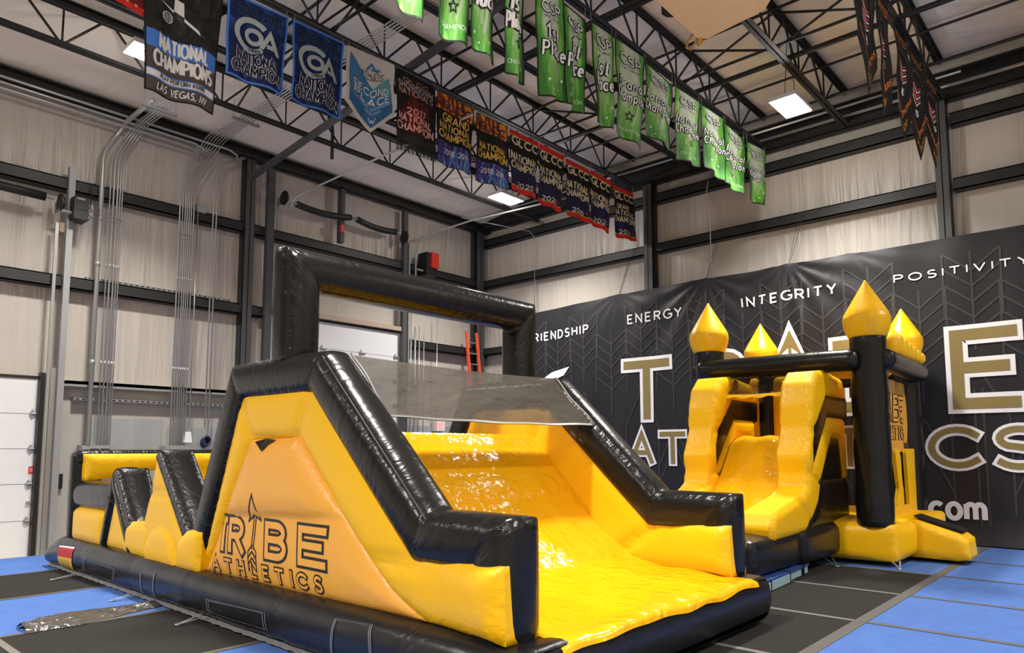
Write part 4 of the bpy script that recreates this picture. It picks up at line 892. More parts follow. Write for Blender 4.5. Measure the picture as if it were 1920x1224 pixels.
# ------------------------------------------------------------------ big wall banner
YB_ = 13.96
WBM = cloth_pattern('charcoal_banner_cloth', [(.3, (.010, .010, .013, 1)), (.7, (.016, .0155, .019, 1))], (8, 3), 1, rough=.5)
WBM.node_tree.nodes['Principled BSDF'].inputs['Specular IOR Level'].default_value = .35
GOLD = simple('dull_gold_print', (.235, .175, .058, 1), .5); WBW = simple('banner_white_print', (.80, .80, .82, 1), .5); WBF = simple('faint_grey_print', (.030, .029, .033, 1), .5)
HANG = [onY(x, y, YB_)[0] for x, y in ((1158, 566), (1322, 533), (1476, 506), (1590, 488))]
BX0, BX1 = -13.0, 4.5
def wb(x, z, off=0.0):
    zt = 5.24-.12*max(0, min(1, (-8.6-x)/3.5))
    for h in HANG: zt += .035*math.exp(-abs(x-h)/.25)
    f = z/5.24; zz = .02+f*(zt-.02)
    y = YB_+.018*math.sin(x*2.3+z*.6)+.012*math.sin(x*6.1-z*1.3)
    for i, h in enumerate(HANG):     # folds fanning out from the hangers
        r = math.hypot(x-h, 5.24-z)+.05; a = math.atan2(x-h, 5.3-z)
        y += .028*math.sin(a*16+i)*math.exp(-r/1.1)*min(1, r*3)*(1.2 if i in (1, 2) else .25)
    if x < -12.3: y += .35*((-12.3-x)/.7)**2
    y -= .10*max(0, 1-z/.5)**2
    return (x, y-off, zz)
mb = MB(); nx, nz = 380, 110; P = []; UV = []
for j in range(nz+1):
    for i in range(nx+1): x = BX0+(BX1-BX0)*i/nx; z = 5.24*j/nz; P.append(wb(x, z)); UV.append((x*.2, z*.3))
mb.add(P, [(j*(nx+1)+i, j*(nx+1)+i+1, (j+1)*(nx+1)+i+1, (j+1)*(nx+1)+i) for j in range(nz) for i in range(nx)], 0, UV)
wbo = tag(mb.build('wall_banner', WBM, smooth=True, loc=(-4, YB_, 5.2)), 'huge charcoal banner with white and gold lettering hung along the gable wall', 'banner')
def place(px, py): p = onY(px, py, YB_); return p[0], p[2]
LAYER = .012
def wbdraw(name, lines_list, mats):
    mb = MB()
    for lines, wd, mi, ly, ext in lines_list: draw(mb, lines, wd, lambda u, v: wb(u, v, LAYER+.004*ly), mi, ext, .12)
    o = mb.build(name, mats, smooth=True); o.parent = wbo; o.location = -wbo.location; return o
# faint arrow-fletching pattern
faint = []
xs0 = place(1095, 660)[0]
for k in range(-1, 12):
    xc = xs0+1.62*k; 
    for x_, z0, z1 in ((xc, 3.55, 4.95), (xc+.81, 2.7, 4.4)):
        faint.append([(x_, z0-.3), (x_, z1)])
        for s in (-1, 1):
            faint.append([(x_+s*.42, z0+.25), (x_+s*.42, z1)])
            for q in range(5): zz = z1-.27*q; faint.append([(x_+s*.42, zz), (x_, zz-.34)])
    for s in (-1, 1):
        faint.append([(xc, 3.0), (xc+s*.42, 2.1)]); faint.append([(xc+s*.42, 2.1), (xc+s*.42, .5)]); faint.append([(xc+s*.06, 2.6), (xc+s*.06, .3)])
        faint.append([(xc+.81, 2.1), (xc+.81+s*.4, 1.2)]); faint.append([(xc+.81, 1.7), (xc+.81+s*.4, .8)])
wbdraw('faint_pattern', [(faint, .035, 0, -1, 0)], [WBF])
small = []
def word(t, bl, tr, wt, gap=.42):
    x0, z0 = place(*bl); x1, z1 = place(*tr); small.append((fit_lines(t, x0, x1, z0, z1, gap), wt*(z1-z0), 0, 1, 0))
word('ENERGY', (1177, 607), (1278, 577), .19); word('INTEGRITY', (1391, 576), (1568, 534), .19); word('POSITIVITY', (1677, 530), (1930, 480), .19)
xe, ze = place(1021, 632); xp, zp = place(1103, 606); wt_ = text_width('FRIENDSHIP', .42); we_ = text_width('ENDSHIP', .42); sc = (xp-xe)/we_
small.append((fit_lines('FRIENDSHIP', xp-wt_*sc, xp, ze, zp, .42), .19*(zp-ze), 0, 1, 0))
x0, z0 = place(1746, 971); x1, z1 = place(1846, 950); small.append((fit_lines('com', x0, x1, z0, z0+(z1-z0)/.6*1.06, .25), .21*(z1-z0)/.6, 0, 1, 0)); small.append((fit_lines('.', x0-.2, x0-.14, z0, z0+.4), .1, 0, 1, 0))
wbdraw('lettering', small, [WBW])
big = []
zT0 = place(1213, 793)[1]; zT1 = place(1213, 669)[1]; hT = zT1-zT0
def outl(ch, x0, x1, z0, z1, ww, gw):
    h = z1-z0; wi = ww*h/2; L = fit_lines(ch, x0+wi, x1-wi, z0+wi, z1-wi)
    big.append((L, ww*h, 0, 1, (0 if ch in 'O' else ww*h/2))); big.append((L, gw*h, 1, 2, gw*h/2))
xl = lambda px, py=720: place(px, py)[0]
outl('T', xl(1165), xl(1262), zT0, zT1, .225, .125)
outl('R', xl(1325), xl(1405), zT0, zT1, .225, .125); outl('B', xl(1557), xl(1665), zT0, zT1, .225, .125); outl('E', xl(1775), xl(1775)+hT*.74, zT0, zT1, .225, .125)
za0 = place(1270, 875)[1]; za1 = place(1265, 806)[1]
XA = [xl(1178, 840), xl(1234, 840)]; XC, XS_ = xl(1735, 840), xl(1856, 840)
names = 'ATHLETICS'; lw = (xl(1292, 840)-XA[1])
pos_ = [XA[0], XA[1]]+[XA[1]+(XC-XA[1])*t for t in (.2, .40, .55, .70, .90)]+[XC, XS_]
for ch, x in zip(names, pos_): outl(ch, x, x+(.24*lw if ch == 'I' else lw*1.05 if ch in 'CS' else lw*.95), za0, za1, .25, .13)
xa = xl(1483); tip = place(1483, 602)[1]
L1 = [[(xa-.3, zT1-.55), (xa, tip-.12), (xa+.3, zT1-.55), (xa+.04, zT1-.33), (xa+.04, zT0+.3)], [(xa-.04, zT0+.3), (xa-.04, zT1-.33), (xa-.3, zT1-.55)]]
wbdraw('outlined_lettering', big+[([[(xa, zT1-.1), (xa, zT0)]], .18, 0, 1, 0), ([[(xa, zT1-.1), (xa, zT0)]], .06, 1, 2, 0)], [WBW, GOLD])
mb = MB(); zt_ = zT1
AP = [(xa, tip), (xa+.40, tip-.92), (xa, tip-.62), (xa-.40, tip-.92)]; AI = [(xa, tip-.20), (xa+.25, tip-.72), (xa, tip-.52), (xa-.25, tip-.72)]
poly_fill(mb, AP, lambda u, v: wb(u, v, LAYER+.006), 0, .15); poly_fill(mb, AI, lambda u, v: wb(u, v, LAYER+.012), 1, .15)
for s in (-1, 1):
    for q in range(4): poly_fill(mb, [(xa, zT0+.1+.14*q), (xa+s*.2, zT0-.05+.14*q), (xa+s*.2, zT0+.03+.14*q), (xa, zT0+.18+.14*q)], lambda u, v: wb(u, v, LAYER+.006), 0)
lf = [place(*p) for p in ((1018, 706), (1034, 694), (1068, 684), (1058, 700), (1040, 708))]
poly_fill(mb, lf, lambda u, v: wb(u, v, LAYER+.006), 0)
o = mb.build('arrow_emblem', [WBW, GOLD], smooth=True); o.parent = wbo; o.location = -wbo.location
for i, (x, y) in enumerate(((1158, 566), (1322, 533), (1476, 506))):
    px = onY(x, y, 14.0)
    for s in (0, 1):
        tag(MB().tube([(px[0]+.02*s, 13.97, px[2]-.03), (px[0]+.12+.12*s, 14.37, 6.22+.15*s)], .006, 6).build('hanging_cord', 'blk', loc=px), ('left', 'right')[s]+' black cord holding up the wall banner above ' + ('the word energy', 'the left castle turret', 'the word integrity')[i], 'cord', 'cords of the wall banner')
# ------------------------------------------------------------------ inflatable obstacle course
OB = empty('obstacle_course', (-7, 4.8, 0), 'long black and yellow inflatable obstacle course with an arch and slide, in front', 'inflatable')
BR_, BZ = .21, .235
def bscale(x): return 1.0 if x > -10.95 else 1-.45*min(1, (-10.95-x)/.47)
BSEAM = [-9.95, -8.35, -6.9, -5.3, -3.7]
def base_near(x, a, off=0.0):
    lump = 1-.05*sum(math.exp(-((x-s)/.05)**2) for s in BSEAM)+.012*math.sin(x*7)
    r = BR_*lump+off
    return (x, 3.25-r*abs(math.cos(a))**.72, .02+((BZ-.02)+ (r*.98)*math.copysign(abs(math.sin(a))**.78, a))*bscale(x))
mb = MB(); xs = [-11.42, -11.40, -11.34]+list(np.arange(-11.26, -2.9, .07))+[-2.86, -2.78, -2.735, -2.72]
secn = []
for x in xs:
    e = 1.0
    if x < -11.28: e = .62+.38*math.sqrt(1-(1-min(1, (x+11.42)/.14))**2)
    if x > -2.80: e = .86+.14*math.sqrt(max(0, 1-(1-(-2.72-x)/.08)**2))
    R = []; ed = []
    for a in np.linspace(-PI/2, PI/2, 13): R.append(base_near(x, a)); ed.append(.35*abs(a+PI/2))
    zt = base_near(x, PI/2)[2]
    for y in np.linspace(3.5, 6.3, 16): R.append((x, y, zt-.05*math.sin((y-3.5)/2.8*PI)**.5)); ed.append(.3)
    for a in np.linspace(PI/2, -PI/2, 13): q = base_near(x, a); R.append((x, 6.42+(3.25-q[1])*1.0, q[2])); ed.append(.3)
    c = (4.83, .235*bscale(x))
    R = [(p[0], p[1]+(c[0]-p[1])*(1-e)*.06, c[1]+(p[2]-c[1])*e) for p in R]; secn.append((R, ed))
n = len(secn[0][0]); P = [p for R, _ in secn for p in R]; E_ = [min(e, min(abs(p[0]-s) for s in BSEAM+[-2.72, -11.42])) for R, ed in secn for p, e in zip(R, ed)]
uvb = [(p[0], k*.06) for R, _ in secn for k, p in enumerate(R)]
F = [(i*n+k, i*n+(k+1) % n, (i+1)*n+(k+1) % n, (i+1)*n+k) for i in range(len(xs)-1) for k in range(n)]+[tuple(range(n))]
mb.add(P, [f[::-1] for f in F], 0, uvb, E_); Rl = secn[-1][0]; capb = MB(); puffy(capb, [(p[1], p[2]) for p in Rl[2:11]]+[(3.6, Rl[13][2]), (6.2, Rl[13][2])]+[(p[1], p[2]) for p in Rl[31:39]], lambda u, v, w_: (-2.735+w_, u, v), .02, .05, .18, .06, back=False)
mb.add(capb.v, capb.f, 0, capb.uv, capb.e); BASE = mb.build('base', 'blackbase', OB, True)
mb = MB(); pillow_box(mb, (-11.36, 3.35, .1), (-10.92, 6.3, .36), .08, .02); mb.build('entry_ramp', 'yellow', OB, True)
FRAME = [(-7.13, .42), (-6.34, 2.22), (-5.02, 2.22), (-3.72, 1.0), (-3.06, 1.0), (-3.06, .40)]
YEL_O = [(-6.98, .40), (-6.26, 2.12), (-5.06, 2.12), (-3.73, .90), (-2.90, .90), (-2.885, .44)]
YEL_I = [(-3.64, .45), (-3.85, .52), (-4.05, .62), (-4.3, .80), (-4.63, 1.08), (-5.277, 1.70), (-6.055, 1.69), (-6.93, .40)]
def side_wall(yc, near):
    mb = MB(); sweep(mb, [(x, yc, z) for x, z in FRAME], (0, 1, 0), .37, .38, p=3.0); mb.build('side_frame', 'black', OB, True)
    mp = lambda u, v, w_: (u, yc-w_*(1+(.66 if w_ > 0 else 0)*min(1, max(0, (u+3.5)/.6))), v)
    mb = MB()
    if near:
        puffy(mb, YEL_O+YEL_I, mp, .22, .06, .2, .05, creases=[((-6.229, 2.045), (-6.055, 1.69)), ((-5.1, 2.05), (-5.277, 1.70)), ((-3.72, .83), (-4.3, .8))])
        mb.build('side_band', 'yellow', OB, True)
        OR = [(-6.95, .39)]+[(-6.04, 1.71), (-5.29, 1.72)]+[(x-.02, z+.02) for x, z in YEL_I[4::-1]]
        OR = [(-6.95, .39), (-6.06, 1.70), (-5.27, 1.71), (-4.62, 1.09), (-4.29, .81), (-4.04, .63), (-3.84, .53), (-3.62, .44)]
        sl = lambda P: .055*np.sqrt(np.clip(1-(1-np.clip((P[:, 1]-(.99+.048*(P[:, 0]+6.46)))/.22, 0, 1))**2, 0, 1))
        mb = MB(); wf = puffy(mb, OR, lambda u, v, w_: (u, yc-w_, v), .16, .085, .32, .03, extra=sl); PP = mb.build('print_panel', 'orange', OB, True); PP['label'] = 'orange panel with lettering'
        surf = lambda u, v: (u, yc-float(wf(np.array([[u, v]]))[0][0])-.0035, v)
        # TRIBE with an arrow for the I, ATHLETICS under it, black outlines
        ink = MB(); fil = MB()
        def X_(px, py): return onY(px, py, 3.17)[0]
        def Z_(px, py): return onY(px, py, 3.17)[2]
        def outline_letter(ch, x0, x1, z0, z1, w_out, w_in):
            wi = w_out/2; L = fit_lines(ch, x0+wi, x1-wi, z0+wi, z1-wi); ext = 0 if ch == 'O' else wi
            draw(ink, L, w_out, surf, 0, ext, .04); draw(fil, L, w_in, lambda u, v: tuple(V2(*surf(u, v))+V2(0, -.0022, 0)), 0, ext-(w_out-w_in)/2, .04)
        zt, zb = (lambda x: 1.0+.012*(x+6.6)/1.9), (lambda x: .635+.012*(x+6.6)/1.9)
        for ch, a, b in (('T', 409, 426), ('R', 427, 460), ('B', 495, 540), ('E', 557, 615)):
            x0, x1 = X_(a, 1000), X_(b, 1020); outline_letter(ch, x0, x1, zb(x0), zt(x0), .105, .058)
        xa0 = X_(478, 1000); za = 1.19; T_ = lambda pts: [(xa0+p[0], p[1]) for p in pts]
        draw(ink, [T_([(-.02, .72), (.02, 1.0)]), T_([(-.055, .72), (-.015, 1.0)])], .013, surf, 0, 0, .04)
        draw(ink, [T_([(.02, 1.2), (-.11, .96), (0, 1.02), (.10, .98), (.02, 1.2)])], .018, surf, 0, 0, .04)
        for q in range(3):
            for s in (-1, 1): draw(ink, [T_([(-.04, .76-.055*q), (-.04+s*.07, .70-.055*q), (-.045+s*.07, .64-.055*q), (-.045, .70-.055*q)])], .013, surf, 0, 0, .04)
        x0, x1 = X_(393, 1070), X_(603, 1110); Wl = x1-x0; gaps = text_width('ATHLETICS', .34); x = x0
        for ch in 'ATHLETICS':
            wd = (G[ch][0])/gaps*Wl; a, b = x, x+max(wd, .05); outline_letter(ch, a, b, .447+.01*(a-x0), .605+.01*(a-x0), .050, .024); x += wd+.34/gaps*Wl
        l = ink.build('lettering', 'ink', PP, True); l['label'] = 'black outlined lettering'; fil.build('lettering_fill', 'orange', PP, True)
        # zip flap near the top
        mb = MB(); y_ = yc-.30; 
        a = [onY(*p, 3.13) for p in ((470, 828), (486, 822), (508, 824), (497, 832), (490, 846), (482, 838))]
        mb.add([(p[0], surf(p[0], p[2])[1]-.012, p[2]) for p in a], [tuple(range(6))]); mb.build('zip_flap', 'black', PP)
    else:
        puffy(mb, YEL_O+[(-6.98, .40)][:0]+[(-6.9, .42)], mp, .22, .06, .2, .05, creases=[((-6.229, 2.045), (-6.0, 1.5)), ((-5.1, 2.05), (-5.35, 1.5)), ((-3.72, .83), (-4.2, .5))]); mb.build('side_band', 'yellow', OB, True)
side_wall(3.335, True); side_wall(6.36, False)
mb = MB(); sweep(mb, [(-5.6, 3.34, 2.34), (-5.6, 3.34, 3.19), (-5.6, 6.345, 3.19), (-5.6, 6.345, 2.34)], (1, 0, 0), .36, .37, p=2.8); mb.build('arch', 'black', OB, True)
mb = MB(); mb.tube([(-4.99+.10, 3.182, 2.325), (-4.915, 3.176, 2.345), (-3.63, 3.176, 1.125)], .0045, 6)
mb.build('seam', simple('pale_stitching', (.22, .22, .21, 1), .6), OB, True)
# slide sheet
prof = [(-5.95, .44), (-5.9, 1.3), (-5.72, 1.62), (-5.5, 1.745), (-5.28, 1.735), (-5.12, 1.60), (-4.62, 1.005), (-4.2, .66), (-3.95, .53), (-3.6, .485), (-3.2, .468), (-2.85, .458), (-2.75, .448), (-2.69, .425), (-2.675, .385)]
pr = []
for i in range(len(prof)-1):
    a, b = V2(*prof[i]), V2(*prof[i+1]); k = max(2, int(np.linalg.norm(b-a)/.045)); pr += [tuple(a+(b-a)*j/k) for j in range(k)]
pr.append(prof[-1]); ny = 60; P = []; UV = []; EE = []; arcl = 0; rnd = random.Random(3)
wob = [rnd.uniform(-.06, .05) for _ in range(12)]
for i, (x, z) in enumerate(pr):
    if i: arcl += math.hypot(x-pr[i-1][0], z-pr[i-1][1])
    for j in range(ny+1):
        y = 3.46+(6.26-3.46)*j/ny; t = j/ny
        hump = .022*abs(math.sin(z*PI/.27)) if -5.3 < x < -3.9 else .01*math.sin(x*9+y*3)
        edge_dip = -.015*math.exp(-min(t, 1-t)/.05)
        zz = z+hump+edge_dip; xx = x+hump*.6
        if x > -2.86:   # loose lip
            q = t*11; k = int(min(q, 10.999)); wv = wob[k]+(wob[k+1]-wob[k])*(q-k); zz += (wv*.22+.006*math.sin(y*11))*min(1, (x+2.86)/.15); xx += .012*math.sin(y*5)*min(1, (x+2.86)/.15)
        P.append((xx, y, zz)); UV.append((y, arcl)); EE.append(min(abs(arcl-s) for s in (1.72, 2.5, 3.3))+.02)
mb = MB(); n = ny+1
mb.add(P, [(i*n+j, (i+1)*n+j, (i+1)*n+j+1, i*n+j+1) for i in range(len(pr)-1) for j in range(ny)], 0, UV, EE); mb.build('slide_sheet', 'slide', OB, True)
# mesh net over the slide
def netp(s, t, o=0): # s across, t down
    x = -4.95+(-4.42+4.95)*t+.0*s; z = 2.43+(1.89-2.43)*t
    sag = -.025*math.sin(PI*s)+.02*math.sin(9*s+5*t)*math.sin(PI*t)+.004*math.sin(23*s)*t
    return (x+.68*sag+o, 3.47+(6.22-3.47)*s, z+.73*sag+o-.045)
mb = MB(); ns, nt = 70, 14
mb.add([netp(i/ns, j/nt) for j in range(nt+1) for i in range(ns+1)], [(j*(ns+1)+i, j*(ns+1)+i+1, (j+1)*(ns+1)+i+1, (j+1)*(ns+1)+i) for j in range(nt) for i in range(ns)], 0, [(i/ns*3, j/nt) for j in range(nt+1) for i in range(ns+1)])
o = mb.build('mesh_net', 'net', OB, True); o['label'] = 'dark see-through mesh net'
mb = MB(); hm = simple('grey_hem', (.17, .16, .145, 1), .4)
mb.add([netp(i/ns, t, .006) for t in (.965, 1.0) for i in range(ns+1)], [(i, i+1, ns+2+i, ns+1+i) for i in range(ns)])
for s in (0, 1): mb.tube([netp(s, t/10, .01) for t in range(11)], .011, 6)
mb.build('net_hem', hm, o, True)
# obstacle row on the left
YN = 3.335
mpn = lambda u, v, w_: (u, YN-w_, v)
mb = MB(); sweep(mb, [(-10.83, YN, .40), (-10.83, YN, 1.55)], (0, 1, 0), .27, .37); mb.build('end_post', 'black', OB, True)
mb = MB(); sweep(mb, [(-10.83, 3.2, 1.475), (-10.83, 6.5, 1.475)], (0, 0, 1), .32, .22); mb.build('end_beam', 'black', OB, True)
mb = MB(); sweep(mb, [(-10.83, 6.34, .40), (-10.83, 6.34, 1.5)], (0, 1, 0), .27, .37); mb.build('end_post', 'black', OB, True)
mb = MB(); puffy(mb, [(3.25, 1.17), (3.25, 1.53), (6.4, 1.53), (6.4, .45), (4.52, .45), (4.52, 1.24), (4.2, 1.31), (3.8, 1.22)], lambda u, v, w_: (-10.66+w_, u, v), .14, .05, .15, .06, creases=[((4.52, 1.24), (6.4, 1.24))]); mb.build('end_panel', 'yellow', OB, True)
mb = MB(); sweep(mb, [(-10.70, YN, .985), (-9.30, YN, 1.01)], (0, 1, 0), .38, .38, p=2.4); mb.build('roller', 'black', OB, True)
mb = MB(); pillow_box(mb, (-10.68, 3.16, .40), (-9.58, 3.5, .82), .06, .03); mb.build('block', 'yellow', OB, True)
mb = MB(); sweep(mb, [(-9.60, YN, .40), (-9.30, YN, 1.2), (-8.66, YN, .40)], (0, 1, 0), .18, .37, p=3.4); mb.build('wedge_frame', 'black', OB, True)
mb = MB(); puffy(mb, [(-9.55, .40), (-9.28, 1.08), (-8.75, .40)], mpn, .22, .05, .15, .05); mb.build('wedge_panel', 'yellow', OB, True)
def slope_pillow(a, b, y0, y1, off):
    a = V2(*a); b = V2(*b); d = (b-a); L = np.linalg.norm(d); d = d/L; nr = V2(-d[1], d[0]); nr = nr if nr[0] > 0 else -nr
    mb = MB(); puffy(mb, [(0, y0), (L, y0), (L, y1), (0, y1)], lambda u, v, w_: (a[0]+d[0]*u+nr[0]*(w_+off), v, a[1]+d[1]*u+nr[1]*(w_+off)), .10, .07, .17, .04); return mb
slope_pillow((-9.27, 1.31), (-8.72, .62), 3.16, 3.53, .03).build('wedge_face', 'black', OB, True)
mb = MB(); puffy(mb, [(-8.92, .40), (-8.86, .70), (-8.7, .77), (-8.4, .80), (-8.15, .78), (-8.1, .4)], mpn, .3, .04, .15, .05); mb.build('block', 'yellow', OB, True)
mb = MB(); puffy(mb, [(-8.55, .39), (-8.36, .85), (-8.24, 1.12), (-8.10, 1.52), (-7.99, 1.53), (-7.0, .40)], mpn, .24, .06, .2, .05, creases=[((-8.25, 1.12), (-7.7, 1.12))]); mb.build('wedge_panel', 'yellow', OB, True)
slope_pillow((-8.02, 1.55), (-7.22, .70), 3.16, 3.53, -.01).build('wedge_face', 'black', OB, True)
mb = MB(); puffy(mb, [(-8.25, .38)]+[(-7.82-.42*math.cos(a), .40+.40*math.sin(a)) for a in np.linspace(0, PI, 14)]+[(-7.40, .38)], mpn, .34, .05, .15, .05); mb.build('mound', 'yellow', OB, True)
mb = MB(); puffy(mb, [(-7.42, .40), (-7.36, .68), (-7.2, .78), (-7.0, .82), (-6.86, .80), (-6.88, .4)], mpn, .36, .05, .15, .05); mb.build('block', 'yellow', OB, True)
mb = MB(); pillow_box(mb, (-10.68, 6.2, .42), (-7.0, 6.52, 1.2), .1, .05); mb.build('rear_side_wall', 'yellow', OB, True)
# stitched patches, warning label, bottom flap and anchor straps on the base
def bpx(px, py):
    """point of the base's near side under a pixel: (x, angle)"""
    best = None
    for a in np.linspace(-1.4, 1.5, 59):
        y = 3.25-BR_*abs(math.cos(a))**.72; q = onY(px, py, y); d = abs(q[2]-base_near(q[0], a)[2])
        if best is None or d < best[0]: best = (d, q[0], a)
    return best[1], best[2]
stitch = simple('grey_stitching', (.16, .16, .17, 1), .6)
for rect in (((158, 1046), (217, 1068), (215, 1090), (157, 1066)), ((387, 1122), (497, 1150), (502, 1181), (392, 1146)), ((630, 1160), (699, 1172), (700, 1240), (634, 1240)), ((265, 1072), (292, 1074), (300, 1140), (278, 1131))):
    q = [bpx(*p) for p in rect]; mb = MB()
    for off in (0, .035):
        c = V2(*np.mean(np.array(q), 0)); qq = [tuple(c+(V2(*p)-c)*(1-off*2.2)) for p in q]; draw(mb, [qq+qq[:1]], .011, lambda u, v: base_near(u, v, .006), 0, 0, .08)
    mb.build('stitched_patch', stitch, BASE, True)
q = [bpx(*p) for p in ((113, 1023), (141, 1026), (146, 1074), (118, 1069))]
def lab(s, t, off=.005): x = (q[0][0]*(1-s)+q[1][0]*s)*(1-t)+(q[3][0]*(1-s)+q[2][0]*s)*t; a = (q[0][1]*(1-s)+q[1][1]*s)*(1-t)+(q[3][1]*(1-s)+q[2][1]*s)*t; return base_near(x, a, off)
mb = MB(); k = 14
for j in range(k): mb.add([lab(i/4, (j+d)/k) for d in (0, 1) for i in range(5)], [(i, i+1, 6+i, 5+i) for i in range(4)], 0 if j < 1 else 1 if j < 5 else 2)
for r_ in range(5):
    for c_ in range(4): mb.add([lab(.1+.2*c_+dx, .45+.09*r_+dy, .008) for dx, dy in ((0, 0), (.15, 0), (.15, .03), (0, .03))], [(0, 1, 2, 3)], 3)
mb.build('warning_label', [WH, flat('label_red', (.55, .05, .06, 1)), flat('label_yellow', (.72, .50, .08, 1)), flat('label_text', (.3, .22, .05, 1))], BASE, True)['label'] = 'red and yellow warning label'
mb = MB(); fx = np.arange(-11.38, -2.75, .05)
mb.add([(x, 3.12-.006*math.sin(x*31)-w_, z+.008*abs(math.sin(x*23))) for w_, z in ((0, .045), (.03, .012)) for x in fx], [(i, i+1, len(fx)+i+1, len(fx)+i) for i in range(len(fx)-1)], 0, [(x*4, w_) for w_ in (0, .2) for x in fx], [.03]*(2*len(fx)))
mb.build('bottom_flap', simple('grey_flap', (.11, .11, .115, 1), .3), BASE, True)
def strap(px, py, top, parent):
    h = onZ(px, py, .01); mb = MB()
    for d in (-.06, .06): a = V2(top[0]+d, top[1], top[2]); mb.add([a+V2(-.012, 0, 0), a+V2(.012, 0, 0), h+V2(.008, 0, .008), h+V2(-.008, 0, .008)], [(0, 1, 2, 3)])
    mb.tube([(h[0]+.025*math.cos(a), h[1]+.025*math.sin(a), .014) for a in np.linspace(0, 2*PI, 11)], .006, 6, 1)
    mb.build('anchor_strap', ['galvdull', 'galv'], parent)
for px, py in ((99, 1087), (210, 1126), (334, 1171)):
    h = onZ(px, py, .01); strap(px, py, (h[0]+.02, 3.1, .06), BASE)
# crumpled tube of silver tarp on the mats
lo = [onZ(*p) for p in ((50, 1189), (95, 1181), (150, 1173), (205, 1160), (250, 1149), (300, 1138))]; hi = [onZ(*p) for p in ((30, 1178), (70, 1163), (128, 1149), (190, 1141), (240, 1135), (285, 1129))]
rnd = random.Random(11); n1, n2 = 60, 18; P = []; UV = []; f1 = [rnd.uniform(0, 6) for _ in range(9)]
def lerp(L, t): q = t*(len(L)-1); k = min(int(q), len(L)-2); return L[k]+(L[k+1]-L[k])*(q-k)
for j in range(n2+1):
    for i in range(n1+1):
        s, t = i/n1, j/n2; p = lerp(lo, s)*(1-t)+lerp(hi, s)*t; hh = .035*math.sin(PI*t)**.6*(.7+.5*math.sin(5*s+1))+.012*math.sin(PI*t)*(abs(math.sin(17*s+4*t+f1[0]))+abs(math.sin(29*s-9*t+f1[1]))+.7*math.sin(11*t+31*s))
        P.append((p[0], p[1], .006+max(0, hh))); UV.append((s*1.6, t*.6))
mb = MB(); mb.add(P, [(j*(n1+1)+i, j*(n1+1)+i+1, (j+1)*(n1+1)+i+1, (j+1)*(n1+1)+i) for j in range(n2) for i in range(n1)], 0, UV, [.1]*len(P))
tag(mb.build('tarp', 'silver', smooth=True, loc=(lo[2][0], lo[2][1], 0)), 'crumpled grey tarp tube lying on the mats beside the obstacle course', 'tarp')
# ------------------------------------------------------------------ inflatable castle with a slide
CA = empty('bounce_castle', (-4.2, 11, 0), 'black and yellow inflatable castle with four pointed turrets and a slide by the banner', 'inflatable')
FR, FL, BR, BL = (-2.91, 10.78), (-5.33, 10.78), (-3.07, 13.42), (-5.48, 13.25)
mb = MB(); pillow_box(mb, (-5.65, 10.62, .07), (-2.62, 13.7, .57), .06, .06); CB = mb.build('base', 'yellow', CA, True)
mb = MB(); pillow_box(mb, (-5.2, 9.3, .13), (-3.36, 10.78, .55), .06, .04); pillow_box(mb, (-5.2, 7.85, .13), (-3.42, 9.32, .55), .06, .04); mb.build('slide_base', 'blackbase', CA, True)
def turret(c, nm=0):
    mb = MB(); prof = [(.0, .53), (.225, .53), (.24, .56)]+[(.237+.006*math.sin(k*1.3), .62+.16*k) for k in range(16)]+[(.24, 3.14), (.235, 3.19), (0, 3.2)]
    mb.lathe(prof, (c[0], c[1], 0), 32); mb.e = [.35]*len(mb.v); o = mb.build('turret', 'black', CA, True); tur = o
    mb = MB(); pr_ = [(.0, 3.165), (.248, 3.17), (.262, 3.2), (.285, 3.26), (.304, 3.33), (.314, 3.40), (.312, 3.45), (.298, 3.495), (.27, 3.55), (.235, 3.61), (.2, 3.67), (.165, 3.73), (.13, 3.79), (.095, 3.85), (.06, 3.91), (.025, 3.97), (.008, 4.0), (0, 4.005)]
    mb.lathe(pr_, (c[0], c[1], 0), 36); mb.e = [abs(p[2]-3.44)*1.2 for p in mb.v]; mb.build('turret_cone', 'yellow', tur, True)
for c in (FR, FL, BR, BL): turret(c)
for a, b in (((-5.38, 10.55, 2.86), (-3.0, 10.58, 2.845)), ((-2.72, 10.75, 2.85), (-2.82, 13.3, 2.86)), ((-5.5, 10.75, 2.85), (-5.68, 13.5, 2.85)), ((-5.5, 13.45, 2.85), (-3.0, 13.6, 2.85))):
    mb = MB(); sweep(mb, [a, b], (0, 0, 1), .31, .31, p=2.05, puff=.02); mb.build('top_beam', 'black', CA, True)
# roof with scalloped ruffles
mb = MB(); nx, ny = 30, 40; P = []; 
for j in range(ny+1):
    for i in range(nx+1):
        u, v = i/nx, j/ny; x = -5.3+2.1*u; y = 11.7+1.6*v; P.append((x, y, 2.84+.14*math.sin(PI*min(1, max(0, u)))**.5*math.sin(PI*v)**.35+.035*abs(math.sin(v*PI*8))))
mb.add(P, [(j*(nx+1)+i, j*(nx+1)+i+1, (j+1)*(nx+1)+i+1, (j+1)*(nx+1)+i) for j in range(ny) for i in range(nx)], 0, None, [.1]*len(P)); mb.build('roof', 'yellow', CA, True)
mb = MB()
for k in range(6): pillow_box(mb, (-3.02, 11.6+.27*k, 2.95), (-2.70, 11.88+.27*k, 3.36-.03*k), .12, .03)
mb.build('roof_ruffle', 'yellow', CA, True)
